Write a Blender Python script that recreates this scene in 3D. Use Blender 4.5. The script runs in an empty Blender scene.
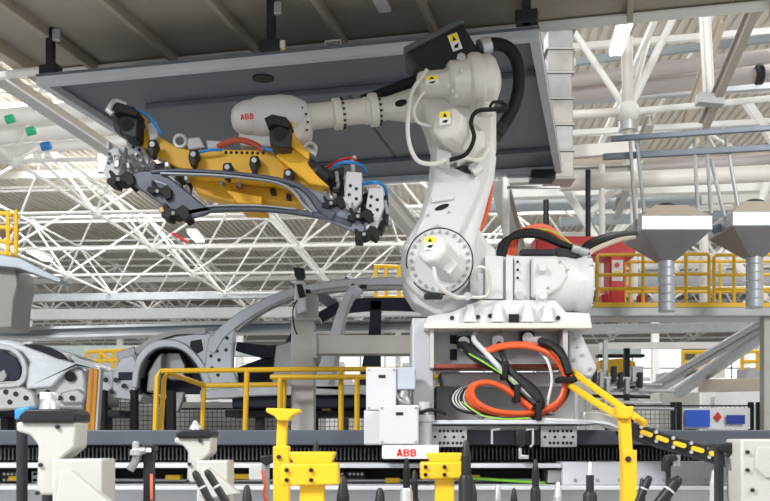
import bpy, bmesh, math, random
from mathutils import Vector, Matrix
random.seed(7)
S = bpy.context.scene
COL = S.collection
F = 960.0; CZ = 1.7; HY = 440.0; CX = 385.0
def W(px, py, Y):
    return Vector(((px-CX)*Y/F, Y, CZ+(HY-py)*Y/F))

# ------------------------------------------------------------------ materials
MATS = {}
def mat(name, col, rough=0.5, metal=0.0, var=0.06, scale=6.0, bump=0.0, emit=None, spec=0.5):
    if name in MATS: return MATS[name]
    m = bpy.data.materials.new(name); m.use_nodes = True
    nt = m.node_tree; b = nt.nodes['Principled BSDF']
    b.inputs['Roughness'].default_value = rough
    b.inputs['Metallic'].default_value = metal
    b.inputs['Specular IOR Level'].default_value = spec
    tc = nt.nodes.new('ShaderNodeTexCoord')
    n = nt.nodes.new('ShaderNodeTexNoise'); n.inputs['Scale'].default_value = scale; n.inputs['Detail'].default_value = 5
    nt.links.new(tc.outputs['Object'], n.inputs['Vector'])
    mx = nt.nodes.new('ShaderNodeMix'); mx.data_type = 'RGBA'
    c = Vector(col)
    mx.inputs[6].default_value = (*[max(0, x*(1-var*1.8)) for x in c], 1)
    mx.inputs[7].default_value = (*[min(1, x*(1+var)) for x in c], 1)
    nt.links.new(n.outputs['Fac'], mx.inputs[0])
    nt.links.new(mx.outputs[2], b.inputs['Base Color'])
    mr = nt.nodes.new('ShaderNodeMapRange'); mr.inputs[3].default_value = max(0.03, rough-0.08); mr.inputs[4].default_value = min(1, rough+0.1)
    nt.links.new(n.outputs['Fac'], mr.inputs[0]); nt.links.new(mr.outputs[0], b.inputs['Roughness'])
    if bump:
        bp = nt.nodes.new('ShaderNodeBump'); bp.inputs['Strength'].default_value = bump
        nt.links.new(n.outputs['Fac'], bp.inputs['Height']); nt.links.new(bp.outputs[0], b.inputs['Normal'])
    if emit:
        b.inputs['Emission Color'].default_value = (*emit[0], 1); b.inputs['Emission Strength'].default_value = emit[1]
    MATS[name] = m
    return m
white   = mat('robot white paint', (0.68,0.68,0.675), 0.32, var=0.03)
cream   = mat('robot cream paint', (0.72,0.695,0.645), 0.38, var=0.04)
boxgrey = mat('box light grey', (0.54,0.55,0.57), 0.45, var=0.03)
steel   = mat('plain steel', (0.42,0.43,0.44), 0.35, 0.7, var=0.15)
alu     = mat('brushed aluminium', (0.62,0.63,0.64), 0.32, 0.6, var=0.12)
zinc    = mat('zinc plated plate', (0.40,0.41,0.41), 0.4, 0.4, var=0.15)
black   = mat('black rubber', (0.010,0.010,0.011), 0.55, spec=0.25)
blackp  = mat('black plastic box', (0.018,0.019,0.021), 0.42, spec=0.3)
darkm   = mat('dark machine metal', (0.03,0.031,0.035), 0.45, 0.2, var=0.2, spec=.3)
yellow  = mat('safety yellow', (0.84,0.50,0.015), 0.4, var=0.05)
gyellow = mat('gripper yellow', (0.80,0.44,0.02), 0.4, var=0.08)
orange  = mat('orange cable', (0.74,0.10,0.02), 0.45)
green   = mat('green earth wire', (0.25,0.62,0.05), 0.5)
red     = mat('red paint', (0.68,0.015,0.015), 0.4)
logo    = mat('logo red', (0.72,0.02,0.02), 0.45)
traygrey= mat('tray grey paint', (0.135,0.145,0.18), 0.5, var=0.1, scale=2)
trayrim = mat('tray rim paint', (0.60,0.63,0.68), 0.42, var=0.12, scale=3)
deckm   = mat('deck underside', (0.42,0.375,0.31), 0.6, var=0.14, scale=1.5)
deckrib = mat('deck rib', (0.44,0.39,0.31), 0.6, var=0.1)
tan     = mat('tan beam paint', (0.55,0.48,0.38), 0.55)
framew  = mat('truss white paint', (0.86,0.85,0.82), 0.5, var=0.03)
bodysil = mat('car body sheet steel', (0.58,0.61,0.65), 0.3, 0.45, var=0.10, scale=4)
bodywht = mat('car body pale primer', (0.78,0.83,0.87), 0.25, 0.1, var=0.04)
bodydk  = mat('car interior dark sealer', (0.02,0.026,0.045), 0.5, spec=.3)  # near-black blue for car interiors and cabinet windows
bodymid = mat('held panel steel', (0.085,0.095,0.12), 0.3, 0.35, var=0.2)
colgrey = mat('column grey paint', (0.50,0.49,0.46), 0.5, var=0.08)
beamgrey= mat('track beam grey', (0.075,0.085,0.105), 0.45, var=0.1, spec=.3)
ledge   = mat('track ledge pale', (0.52,0.54,0.57), 0.4, var=0.05)
fixw    = mat('fixture pale paint', (0.50,0.49,0.455), 0.5, var=0.04)
galv    = mat('galvanised sheet', (0.50,0.52,0.55), 0.35, 0.5, var=0.12, scale=3)
lipm    = mat('panel highlight steel', (0.26,0.28,0.31), 0.3, 0.5)  # paler than the held panel; edge highlights put into the colour
hopdk   = mat('hopper cone steel', (0.30,0.29,0.30), 0.35, 0.6, var=0.15, scale=3)
railgrey= mat('conveyor rail grey', (0.36,0.40,0.43), 0.35, 0.4, var=0.1)
blueg   = mat('bluish grey beam', (0.20,0.235,0.29), 0.45, 0.2)
blue    = mat('blue sign', (0.01,0.10,0.62), 0.4)
bluehose= mat('blue hose', (0.02,0.22,0.55), 0.35)
wht     = mat('paper white', (0.82,0.82,0.82), 0.6, var=0.02)
stkyel  = mat('sticker yellow', (0.90,0.72,0.02), 0.5, var=0.02)
amber   = mat('amber yellow profile', (0.60,0.27,0.01), 0.35)
roofm   = mat('roof sheet', (0.70,0.65,0.57), 0.6, var=0.08, scale=0.6)
floorm  = mat('hall floor', (0.55,0.55,0.54), 0.35, var=0.08, scale=0.8)
wallm   = mat('far wall cladding', (0.36,0.345,0.32), 0.6, var=0.1, scale=0.5)
glassw  = mat('window daylight', (0.8,0.85,0.9), 0.4, emit=((0.93,0.97,1.0), 0.9))
lampm   = mat('lamp diffuser', (0.9,0.9,0.9), 0.4, emit=((1,0.99,0.96), 3.0))
ductm   = mat('duct pinkish grey', (0.50,0.46,0.45), 0.45, 0.2, var=0.1, scale=1.5)
teal    = mat('green paint', (0.02,0.50,0.25), 0.5)

# ------------------------------------------------------------------ mesh builder
class MB:
    def __init__(s): s.bm = bmesh.new()
    def _ex(s, pts, vec):
        bm = s.bm
        a = [bm.verts.new(p) for p in pts]; b = [bm.verts.new(Vector(p)+vec) for p in pts]
        n = len(pts)
        try: bm.faces.new(a)
        except ValueError: pass
        bm.faces.new(b[::-1])
        for i in range(n): bm.faces.new((a[i], b[i], b[(i+1)%n], a[(i+1)%n]))
        return s
    def prism(s, pts, vec): return s._ex([Vector(p) for p in pts], Vector(vec))
    def poly(s, pxs, Y, th):                    # outline drawn in metres at depth Y, th metres deep
        return s._ex([W(x, y, Y) for x, y in pxs], Vector((0, th, 0)))
    def rect(s, x0, y0, x1, y1, Y, th): return s.poly([(x0,y0),(x1,y0),(x1,y1),(x0,y1)], Y, th)
    def box(s, c, size, rz=0, ry=0, rx=0):
        M = Matrix.Translation(c) @ Matrix.Rotation(rz,4,'Z') @ Matrix.Rotation(ry,4,'Y') @ Matrix.Rotation(rx,4,'X') @ Matrix.Diagonal((*size,1))
        bmesh.ops.create_cube(s.bm, size=1, matrix=M); return s
    def lathe(s, a, d, prof, seg=24, ph=0.0):      # prof: list of (t metres along d, radius)
        a = Vector(a); d = Vector(d).normalized()
        u = d.cross(Vector((0,0,1)))
        if u.length < .01: u = Vector((1,0,0))
        u.normalize(); v = d.cross(u)
        bm = s.bm; rings = []
        for t, r in prof:
            rings.append([bm.verts.new(a+d*t+(u*math.cos(ph+2*math.pi*k/seg)+v*math.sin(ph+2*math.pi*k/seg))*max(r,1e-4)) for k in range(seg)])
        for i in range(len(rings)-1):
            for k in range(seg):
                bm.faces.new((rings[i][k], rings[i][(k+1)%seg], rings[i+1][(k+1)%seg], rings[i+1][k]))
        bm.faces.new(rings[0][::-1]); bm.faces.new(rings[-1]); return s
    def cyl(s, a, b, r, r2=None, seg=12, ph=0.0):
        a = Vector(a); b = Vector(b)
        return s.lathe(a, b-a, [(0,r),((b-a).length, r if r2 is None else r2)], seg, ph)
    def ball(s, c, r, sc=(1,1,1), seg=16):
        bmesh.ops.create_uvsphere(s.bm, u_segments=seg, v_segments=seg//2+2, radius=r, matrix=Matrix.Translation(c) @ Matrix.Diagonal((*sc,1))); return s
    def tube(s, pts, r, seg=8, smooth=6):
        P = spline([Vector(p) for p in pts], smooth) if smooth else [Vector(p) for p in pts]
        bm = s.bm; rings = []; up = None
        for i, p in enumerate(P):
            t = (P[min(i+1,len(P)-1)]-P[max(i-1,0)]).normalized()
            if up is None:
                up = t.cross(Vector((0.3,1,0.2))).normalized()
            u = (up - t*up.dot(t)).normalized(); up = u; v = t.cross(u)
            rings.append([bm.verts.new(p+(u*math.cos(2*math.pi*k/seg)+v*math.sin(2*math.pi*k/seg))*r) for k in range(seg)])
        for i in range(len(rings)-1):
            for k in range(seg):
                bm.faces.new((rings[i][k], rings[i][(k+1)%seg], rings[i+1][(k+1)%seg], rings[i+1][k]))
        bm.faces.new(rings[0][::-1]); bm.faces.new(rings[-1]); return s
    def ribbon(s, pts, Y, th, smooth=5, dY=0.0):   # pts: (px,py,width px); a bent sheet section th deep
        P = [Vector((x,y,w)) for x,y,w in pts]
        if smooth: P = spline(P, smooth)
        bm = s.bm; rows = []
        n = len(P)
        for i, p in enumerate(P):
            a = P[max(i-1,0)]; b = P[min(i+1,n-1)]
            t = Vector((b.x-a.x, b.y-a.y)); t.normalize()
            nn = Vector((-t.y, t.x)); h = p.z/2
            yy = Y + dY*i/(n-1)
            q0 = W(p.x+nn.x*h, p.y+nn.y*h, yy); q1 = W(p.x-nn.x*h, p.y-nn.y*h, yy)
            q2 = q1+Vector((0,th,0)); q3 = q0+Vector((0,th,0))
            rows.append([bm.verts.new(q) for q in (q0,q1,q2,q3)])
        for i in range(n-1):
            for k in range(4):
                bm.faces.new((rows[i][k], rows[i][(k+1)%4], rows[i+1][(k+1)%4], rows[i+1][k]))
        bm.faces.new(rows[0][::-1]); bm.faces.new(rows[-1]); return s
def spline(P, k):
    out = []
    n = len(P)
    for i in range(n-1):
        p0 = P[max(i-1,0)]; p1 = P[i]; p2 = P[i+1]; p3 = P[min(i+2,n-1)]
        for j in range(k):
            t = j/k
            out.append(0.5*((2*p1)+(p2-p0)*t+(2*p0-5*p1+4*p2-p3)*t*t+(3*p1-p0-3*p2+p3)*t**3))
    out.append(P[-1]); return out

WL = {}
def wloc(o): return WL.get(o.name, Vector((0,0,0)))
SPLIT = {'bolt_ring':'bolt','bolt_row':'bolt','hole_row':'hole','hole':'hole','hole_pattern':'hole','fitting':'fitting','cable_tie':'cable_tie','boss':'boss','plug':'plug','screw':'screw','access_hole':'access_hole','cable_clamp':'cable_clamp','vent_window':'vent_window','port':'port','rivet':'rivet','valve_port':'port'}
def islands(bm):
    bm.verts.index_update(); seen = set(); out = []
    for v in bm.verts:
        if v in seen: continue
        st = [v]; seen.add(v); isl = []
        while st:
            a = st.pop(); isl.append(a)
            for e in a.link_edges:
                b = e.other_vert(a)
                if b not in seen: seen.add(b); st.append(b)
        out.append(isl)
    return out
def O(name, mb, m, parent=None, bevel=0.0, smooth=30, label=None):
    bm = mb.bm
    if name in SPLIT and parent is not None:
        nm = SPLIT[name]; I = islands(bm); first = None
        if len(I) > 1:
            for isl in I:
                n = MB(); mp = {v: n.bm.verts.new(v.co) for v in isl}; fs = set()
                for v in isl: fs.update(v.link_faces)
                for f in fs: n.bm.faces.new([mp[v] for v in f.verts])
                o = O(nm+' ', n, m, parent, bevel, smooth)
                first = first or o
            bm.free(); return first
        name = nm
    name = name.strip()
    bmesh.ops.recalc_face_normals(bm, faces=bm.faces)
    if parent is not None: base = wloc(parent)
    else:
        vs = [v.co for v in bm.verts]
        base = Vector(((min(v.x for v in vs)+max(v.x for v in vs))/2, (min(v.y for v in vs)+max(v.y for v in vs))/2, min(v.z for v in vs)))
    bmesh.ops.translate(bm, verts=bm.verts, vec=-base)
    me = bpy.data.meshes.new(name); bm.to_mesh(me); bm.free()
    me.materials.append(m)
    if smooth:
        me.shade_smooth(); me.set_sharp_from_angle(angle=math.radians(smooth))
    o = bpy.data.objects.new(name, me); COL.objects.link(o)
    if parent is not None: o.parent = parent
    else: o.location = base
    WL[o.name] = base.copy()
    if bevel:
        b = o.modifiers.new('bevel', 'BEVEL'); b.width = bevel; b.segments = 2; b.limit_method = 'ANGLE'; b.angle_limit = math.radians(35)
    if label: o['label'] = label
    return o
def tag(o, label, cat, group=None):
    o['label'] = label; o['category'] = cat; o['kind'] = 'thing'
    if group: o['group'] = group
    return o
def thing(name, label, cat, loc, group=None):
    o = bpy.data.objects.new(name, None); COL.objects.link(o); o.location = loc; o.empty_display_size = .1
    WL[o.name] = Vector(loc).copy()
    return tag(o, label, cat, group)
def struct(o): o['kind'] = 'structure'; return o
def sroot(name, loc=(0,0,0)):
    o = bpy.data.objects.new(name, None); COL.objects.link(o); o.location = loc; WL[o.name] = Vector(loc); o['kind'] = 'structure'; return o
def letter_shape(ch):                                # block capitals drawn as closed outlines, unit height
    if ch == 'A':
        return [[(0,0),(.22,0),(.50,1),(.28,1)], [(.28,1),(.50,1),(.78,0),(.56,0)], [(.16,.2),(.62,.2),(.57,.38),(.21,.38)]]
    arc = lambda cx,cy,rx,ry: [(cx+rx*math.cos(t), cy+ry*math.sin(t)) for t in [math.radians(-90+q*20) for q in range(10)]]
    def bowl(cy, R, r):
        o = arc(.42,cy,R,.275); i = arc(.42,cy,r,.105)[::-1]; return o+i
    return [[(0,0),(.23,0),(.23,1),(0,1)], [(.23,0),(.42,0),(.42,.17),(.23,.17)], [(.23,.415),(.42,.415),(.42,.585),(.23,.585)], [(.23,.83),(.42,.83),(.42,1),(.23,1)], bowl(.275,.32,.12), bowl(.725,.29,.10)]
def letters(name, txt, c, size, m, parent, roll=0.0, yaw=0.0, sx=1.0):
    lg = None; n = len(txt); adv = .86
    for i, ch in enumerate(txt):
        mb = MB()
        for poly in letter_shape(ch):
            P = []
            for x, y in poly:
                X = (x+(i-(n-1)/2)*adv-.38)*size*sx; Z = (y-.5)*size
                P.append(Vector(c)+Vector((X*math.cos(roll)-Z*math.sin(roll), 0, X*math.sin(roll)+Z*math.cos(roll))))
            mb.prism(P, (0,.004,0))
        O('logo_letter', mb, m, parent, smooth=0)
def bolts(mb, pxs, Y, r=0.012, th=0.012):
    for x, y in pxs:
        mb.cyl(W(x,y,Y), W(x,y,Y)-Vector((0,th,0)), r, seg=8)
    return mb
def sticker(x, y, w, h, Y, parent, roll=0.0):      # white label with a yellow warning triangle and black marks
    def R(pts, yy, th):
        c = W(x, y, yy); out = []
        for a, b in pts:
            dx = a*math.cos(roll)-b*math.sin(roll); dz = a*math.sin(roll)+b*math.cos(roll)
            out.append(c+Vector((dx*Y/F, 0, dz*Y/F)))
        return MB().prism(out, (0, th, 0))
    s = O('warning_sticker', R([(-w/2,-h/2),(w/2,-h/2),(w/2,h/2),(-w/2,h/2)], Y-.002, .002), wht, parent, smooth=0)
    O('warning_triangle', R([(-w*.45,0.02*h),(w*.45,0.02*h),(w*.45,.48*h),(-w*.45,.48*h)], Y-.004, .0015), stkyel, s, smooth=0)
    O('warning_symbol', R([(-w*.2,h*.1),(w*.2,h*.1),(0,h*.4)], Y-.0055, .0012), black, s, smooth=0)
    O('pictogram', R([(-w*.32,-h*.32),(w*.1,-h*.38),(w*.32,-h*.12),(-w*.1,-h*.16)], Y-.004, .0015), black, s, smooth=0)

# ------------------------------------------------------------------ camera, world, added lights
cam = bpy.data.cameras.new('camera'); co = bpy.data.objects.new('camera', cam); COL.objects.link(co)
co.location = (0,0,CZ); co.rotation_euler = (math.radians(90),0,0)
cam.sensor_width = 36; cam.lens = F/770*36; cam.shift_y = (HY-250.5)/770
cam.clip_end = 400
cam.dof.use_dof = True; cam.dof.focus_distance = 8.3; cam.dof.aperture_fstop = 4.2
S.camera = co
w = bpy.data.worlds.new('daylight'); S.world = w; w.use_nodes = True
bg = w.node_tree.nodes['Background']; bg.inputs[0].default_value = (0.93,0.97,1.0,1); bg.inputs[1].default_value = 0.62
S.view_settings.view_transform = 'Standard'; S.view_settings.look = 'None'; S.view_settings.gamma = 1
S.view_settings.exposure = 0.40
def area(name, loc, rot, sx, sy, power, col=(1,1,1)):
    l = bpy.data.lights.new(name, 'AREA'); l.shape = 'RECTANGLE'; l.size = sx; l.size_y = sy; l.energy = power; l.color = col
    o = bpy.data.objects.new(name, l); COL.objects.link(o); o.location = loc; o.rotation_euler = rot; return o
area('added_key_light', (-6,-.5,8.5), (Vector((0,9.5,2.2))-Vector((-6,-.5,8.5))).to_track_quat('-Z','Y').to_euler(), 2.5, 2, 1350)  # unseen key light added to brighten the robot and cars
area('added_side_light', (7,.5,8.5), (Vector((1,9.5,2.2))-Vector((7,.5,8.5))).to_track_quat('-Z','Y').to_euler(), 2.5, 2, 520, (1,.97,.92))  # unseen warm light added from the right, aimed at the robot
for i, (x, y) in enumerate([(-13,31),(0,26),(13,22),(-12,42),(6,44),(20,40)]):
    area('added_roof_light', (x,y,13.2), (0,0,0), 6, 5, 1000)  # area lights added under the closed roof to brighten the background

def down(mb, x0, x1, Y, d, ytop):                    # body continuing down to the floor
    a = W(x0,ytop,Y); b = W(x1,ytop,Y)
    return mb.prism([a,b,Vector((b.x,Y,0.0)),Vector((a.x,Y,0.0))],(0,d,0))
# ------------------------------------------------------------------ hall shell
A = math.radians(-4.2)
U = Vector((math.cos(A), math.sin(A), 0)); V = Vector((-math.sin(A), math.cos(A), 0))
o = O('floor', MB().box((0,40,-0.1),(120,160,0.2)), floorm, smooth=0); struct(o)
mb = MB()                                            # corrugated roof sheet
prof = []
x = -45.0
while x < 45:
    prof += [(x,0),(x+.16,0),(x+.18,.09),(x+.28,.09)]; x += .30
zr = 13.4
pts = []
for (a, dz) in prof: pts.append((a, dz))
va = [mb.bm.verts.new(U*a + V*8 + Vector((0,0,zr+d))) for a, d in pts]
vb = [mb.bm.verts.new(U*a + V*82 + Vector((0,0,zr+d))) for a, d in pts]
for i in range(len(pts)-1): mb.bm.faces.new((va[i],va[i+1],vb[i+1],vb[i]))
struct(O('ceiling', mb, roofm, smooth=0))
wl = O('wall_back', MB().box((0,78,6.8),(110,.4,13.6)), wallm, smooth=0); struct(wl)
for k in range(9):
    wn = sroot('window_%d' % (k+1), (-40+k*10,77.6,7.5))
    mb = MB().box((-40+k*10,77.7,7.5),(8,.08,3.2)); O('pane', mb, glassw, wn, smooth=0)
    mb = MB()
    for q in range(5): mb.box((-44+k*10+q*2,77.6,7.5),(.12,.14,3.3))
    for q in range(3): mb.box((-40+k*10,77.6,5.9+q*1.6),(8.1,.14,.12))
    O('window_frame', mb, framew, wn, smooth=0)
# ------------------------------------------------------------------ space frame carrying the roof
def vis(p, m=60):
    if p.y < 6: return False
    x = CX+p.x*F/p.y; y = HY-(p.z-CZ)*F/p.y
    return -m < x < 770+m and -m < y < 501+m
org = Vector((-9.3,24.1,8.7)); sp = 5.45
def bn(i, j): return org + U*(i*sp) + V*(j*sp)
def tn(i, j): return org + U*((i+.5)*sp) + V*((j+.5)*sp) + Vector((0,0,2.9))
def strut(root, a, b, r):
    if not (vis(a) or vis(b) or vis((a+b)/2)): return
    O('strut', MB().cyl(a, b, r, seg=6), framew, root)
for j in range(-2, 9):
    root = sroot('roof_truss', bn(0, j))
    hi = 7 if j < 4 else 8
    lo = -3 if j < 3 else -5
    for i in range(lo, hi):
        if j < 1 and i > 1: continue
        p = bn(i, j)
        if vis(p): O('node_joint', MB().ball(p, .17, seg=12), framew, root)
        strut(root, p, bn(i+1, j), .055)
        strut(root, p, bn(i, j+1), .055)
        t = tn(i, j)
        if vis(t): O('node_joint', MB().ball(t, .16, seg=12), framew, root)
        strut(root, t, tn(i+1, j), .05); strut(root, t, tn(i, j+1), .05)
        for q in ((i,j),(i+1,j),(i,j+1),(i+1,j+1)): strut(root, bn(*q), t, .046)
# purlins above
for j in range(0, 7):
    c = org + V*(j*8) + Vector((0,0,4.2)) + U*6
    struct(O('roof_purlin', MB().box(c, (70,.16,.3), rz=A), cream, smooth=0))
for j in range(0, 11):
    c = org + V*(j*5.2-1) + Vector((0,0,3.3)) + U*6
    struct(O('roof_purlin', MB().cyl(c-U*34, c+U*34, .05, seg=6), framew))
for i in range(-7, 10):
    c = org + U*(i*sp+1.2) + Vector((0,0,3.7))
    struct(O('roof_rafter', MB().cyl(c-V*6, c+V*54, .06, seg=6), framew))

# ------------------------------------------------------------------ deck overhead and grey drip tray
R13 = math.radians(-13)
Ud = Vector((math.cos(R13), math.sin(R13), 0)); Vd = Vector((-math.sin(R13), math.cos(R13), 0))
dr = thing('overhead_deck', 'beige steel deck with ribbed underside above the grey tray', 'platform', (-1,10.5,6.2))
zd = 5.85
def D(px, py, z):                                    # point at height z seen at that place
    Y = (z-CZ)*F/(HY-py); return W(px, py, Y)
far_l = D(44,72,zd); far_r = far_l + Ud*7.75
near = -Vd*7.0
O('panel', MB().prism([far_l, far_r, far_r+near, far_l+near], (0,0,.05)), deckm, dr, smooth=0)
mb = MB().prism([far_l, far_l+Ud*7.75, far_l+Ud*7.75-Vd*.02, far_l-Vd*.02], (0,0,.4))
O('edge_beam', MB().box((far_l+far_r)/2+Vector((0,0,.10)), (7.8,.12,.24), rz=R13), tan, dr, .01, 0)
O('edge_flange', MB().box((far_l+far_r)/2+Vector((0,0,-.03)), (7.8,.2,.02), rz=R13), framew, dr, 0, 0)
O('edge_beam', MB().box(far_l+near/2+Vector((0,0,.04)), (.14,7,.36), rz=R13), tan, dr, .01, 0)
O('edge_beam', MB().box(far_r+near/2+Vector((0,0,.04)), (.14,7,.36), rz=R13), tan, dr, .01, 0)
for k in range(7):
    c = far_l + Ud*(.70+k*.95) + near/2
    O('rib', MB().box(c-Vector((0,0,.05)), (.055,6.8,.12), rz=R13), deckrib, dr, .008, 0)
NLt = W(36,85,9.6); zt = NLt.z
tr = thing('drip_tray', 'large dark grey steel tray hanging over the robot', 'tray', NLt+Vector((0,0,.2)))
L, Wd = 4.98, 4.42
NL = NLt.copy(); NR = NL+Ud*L
def T(u, v, dz=0): return NL+Ud*u+Vd*v+Vector((0,0,dz))
def ubox(u0,u1,v0,v1,z0,z1):
    return MB().box(T((u0+u1)/2,(v0+v1)/2,(z0+z1)/2), (u1-u0, v1-v0, z1-z0), rz=R13)
O('front_rim', ubox(0,L,0,.09,0,.085), trayrim, tr, .008, 0)
O('back_rim', ubox(0,L,Wd-.09,Wd,0,.085), trayrim, tr, .008, 0)
O('side_rim', ubox(0,.09,.09,Wd-.09,0,.085), trayrim, tr, .008, 0)
O('side_rim', ubox(L-.09,L,.09,Wd-.09,0,.085), trayrim, tr, .008, 0)
O('base_panel', ubox(.0,L,0,Wd,.085,.11), traygrey, tr, 0, 0)
O('stiffener', ubox(.7,L-.1,.95,1.05,.02,.085), traygrey, tr, .01, 0)
O('stiffener', ubox(.5,L-.1,3.5,3.58,.03,.085), traygrey, tr, .01, 0)
O('seam_strip', ubox(2.9,2.93,1.05,3.5,.078,.085), darkm, tr, 0, 0)
O('drain_hole', MB().cyl(T(2.2,.55,.085), T(2.2,.55,.075), .11, seg=24), black, tr)
for (px, py, py2) in ((50,76,22),(271,52,-6),(527,23,-20)):
    q = D(px, py, zt+.11); 
    k = thing('hanger_post', {50:'dark hanger post at the left corner of the grey tray',271:'dark hanger post above the middle front rim of the grey tray',527:'dark hanger post at the right corner of the grey tray'}[px], 'hanger', q, 'posts hanging the grey tray')
    v = math.floor
    q2 = q+Vector((0,.02,0))
    O('post', MB().box(q2+Vector((0,0,(zd-q.z)/2)), (.075,.075,zd-q.z), rz=R13), darkm, k, .008, 0)
    O('foot_bracket', MB().box(q2+Vector((0,0,.055)), (.2,.12,.11), rz=R13), darkm, k, .01, 0)
    O('clip', MB().box(q2+Vector((.06,-.02,zd-q.z-.08)), (.09,.05,.12), rz=R13), alu, k, .01, 0)
t = MB().box(T(2.55,.02,.16),(.13,.02,.1),rz=R13)
s = tag(O('safety_sign', t, stkyel, smooth=0), 'small yellow safety sign on the front rim of the tray', 'sign')
O('sign_panel', MB().box(T(2.59,.0,.165),(.05,.02,.07),rz=R13), wht, s, smooth=0)
t = MB().tube([T(3.0,.04,.1),T(3.0,.04,.17),T(3.15,.04,.17),T(3.15,.04,.1)], .012, smooth=0)
tag(O('lifting_handle', t, alu), 'small bare metal handle on the front rim of the tray', 'handle')
tag(O('junction_box', MB().box(D(382,3,zd-.03),(.13,.3,.06),rz=R13), wht, bevel=.01, smooth=0), 'small pale box on the deck underside near the top edge', 'box')
# sloping tan rail at the left
rt = thing('ceiling_rail', 'long grey and tan rail sloping under the roof at the upper left', 'rail', D(-20,62,5.9))
a = W(-12,72,10.8); b = W(124,162,14.5)
O('web', MB().prism([a,b,b+Vector((0,0,.13)),a+Vector((0,0,.13))], (.05,0,0)), deckrib, rt, smooth=0)
O('flange', MB().prism([a-Vector((.09,0,0)),b-Vector((.09,0,0)),b+Vector((.1,0,0)),a+Vector((.1,0,0))], (0,0,-.03)), alu, rt, smooth=0)
O('end_plate', MB().box(b+Vector((-.05,0,-.02)),(.7,.1,.3)), zinc, rt, .01, 0)
struct(O('trim_1', MB().cyl(W(-10,77,10.4), W(46,70,10.0), .045, seg=8), framew))
# ------------------------------------------------------------------ the robot
Y0 = 8.0
rb = thing('industrial_robot', 'large white jointed industrial robot arm on the grey pedestal', 'robot', W(500,322,Y0))
# turntable and frame
mb = MB().poly([(424,325),(428,316),(452,312),(480,300),(556,300),(566,312),(590,313),(592,325)], 7.68, .75)
base = O('base_plate', mb, white, rb, .012)
O('bolt_row', bolts(MB(), [(452,318),(466,318),(478,317),(490,316),(530,316),(545,317),(558,318)], 7.68, .018), darkm, base)
O('socket', MB().rect(509,314,519,322,7.66,.03), black, base, .003, 0)
for x in (470,498,528,548):
    O('gusset', MB().poly([(x-3,304),(x+3,304),(x+7,322),(x-7,322)], 7.62, .08), white, base, .01)
mb = MB().poly([(403,262),(404,286),(414,302),(440,316),(490,313),(484,262),(478,238),(470,222),(486,236),(492,250),(512,255),(560,255),(560,309),(430,312)][0:4]+[(452,314),(560,312),(560,255),(512,255),(498,250),(488,242),(480,228),(460,222),(430,222),(412,236)], 7.80, .5)
tur = O('turret', mb, white, rb, .035)
O('cover_plate', MB().rect(485,256,503,300,7.76,.05), white, tur, .006, 0)
O('cover_plate', MB().rect(506,257,513,304,7.74,.07), white, tur, .008, 0)
O('cover_plate', MB().rect(514,256,530,306,7.77,.05), white, tur, .008, 0)
O('bolt_row', bolts(MB(), [(517.5,262),(517.5,270),(517.5,278)], 7.75, .011), black, tur)
mb = bolts(MB(), [(519,296)], 7.77, .036, .04); O('plug', mb, alu, tur)
mb = bolts(MB(), [(511,303),(480,305)], 7.74, .018, .02); O('plug', mb, black, tur)
O('slot', MB().rect(486,299,503,300.6,7.755,.01), black, tur, 0, 0)
# rear gearbox drum of the turret, axis along the arm base
c = W(530,284,7.95); k_ = 8/F
drum = O('rear_housing', MB().lathe(c, (1,0,-.02), [(0,24*k_),(.05,28*k_),(.27,28*k_),(.36,26*k_),(.40,28*k_),(.43,30*k_),(.47,30*k_),(.49,27*k_)], 36), white, rb, .008)
O('end_cover', MB().lathe(W(585,283,7.95), (1,0,0), [(0,24*k_),(.03,24*k_),(.045,18*k_)], 28), white, drum)
mb = MB()
for q in range(14):
    a = q*math.tau/14; p = W(584,283,7.95)+Vector((0,math.cos(a)*28*k_,math.sin(a)*28*k_)); mb.cyl(p, p+Vector((.03,0,0)), .012, seg=6)
O('bolt_ring', mb, zinc, drum)
O('rib_plate', MB().poly([(532,256),(556,257),(566,264),(570,276),(562,288),(550,295),(532,298)], 7.70, .12), white, drum, .03)
mb = MB()
for y in (269,297): mb.lathe(W(541,y,7.72), (0,-1,0), [(0,.05),(.03,.05),(.05,.03),(.08,.03)], 12)
O('boss', mb, white, drum)
O('bolt_row', bolts(MB(), [(560,262),(568,270),(548,288)], 7.70, .010), zinc, drum)
O('cable_tray', MB().rect(521,249,556,254.5,7.8,.14), darkm, rb, .006, 0)
# lower arm
arm = [(401,262),(403,245),(411,231),(419,218),(424,200),(429,178),(431,160),(432,146),(442,132),(470,128),(492,140),(497,156),(495,176),(488,200),(482,222),(477,240),(474,266),(468,284),(455,296),(438,300),(420,296),(407,283)]
la = O('lower_arm', MB().poly(arm, 7.64, .3), white, rb, .05)
O('arm_web', MB().poly([(412,240),(421,219),(428,198),(433,172),(437,158),(478,176),(482,186),(474,206),(465,226),(458,238),(438,228)], 7.595, .08), white, la, .03)
O('lower_arm_pad', MB().poly([(431,197),(454,193),(455,199),(431,203)], 7.575, .05), white, la, .01)
O('oval_hole', MB().poly([(442+7*math.cos(a)-1.2*math.sin(a), 207+2.8*math.sin(a)-1.8*math.cos(a)) for a in [q*math.tau/20 for q in range(20)]], 7.588, .02), black, la, 0, 0)
O('bolt_row', bolts(MB(), [(428,215),(449,212),(436,199),(451,196)], 7.59, .009), zinc, la)
c = W(439.5,262,7.62)
disc = O('shoulder_disc', MB().lathe(c, (0,-1,0), [(0,.262),(.02,.262),(.03,.255),(.045,.25),(.05,.2),(.05,.01)], 56), white, la)
mb = MB()
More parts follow.
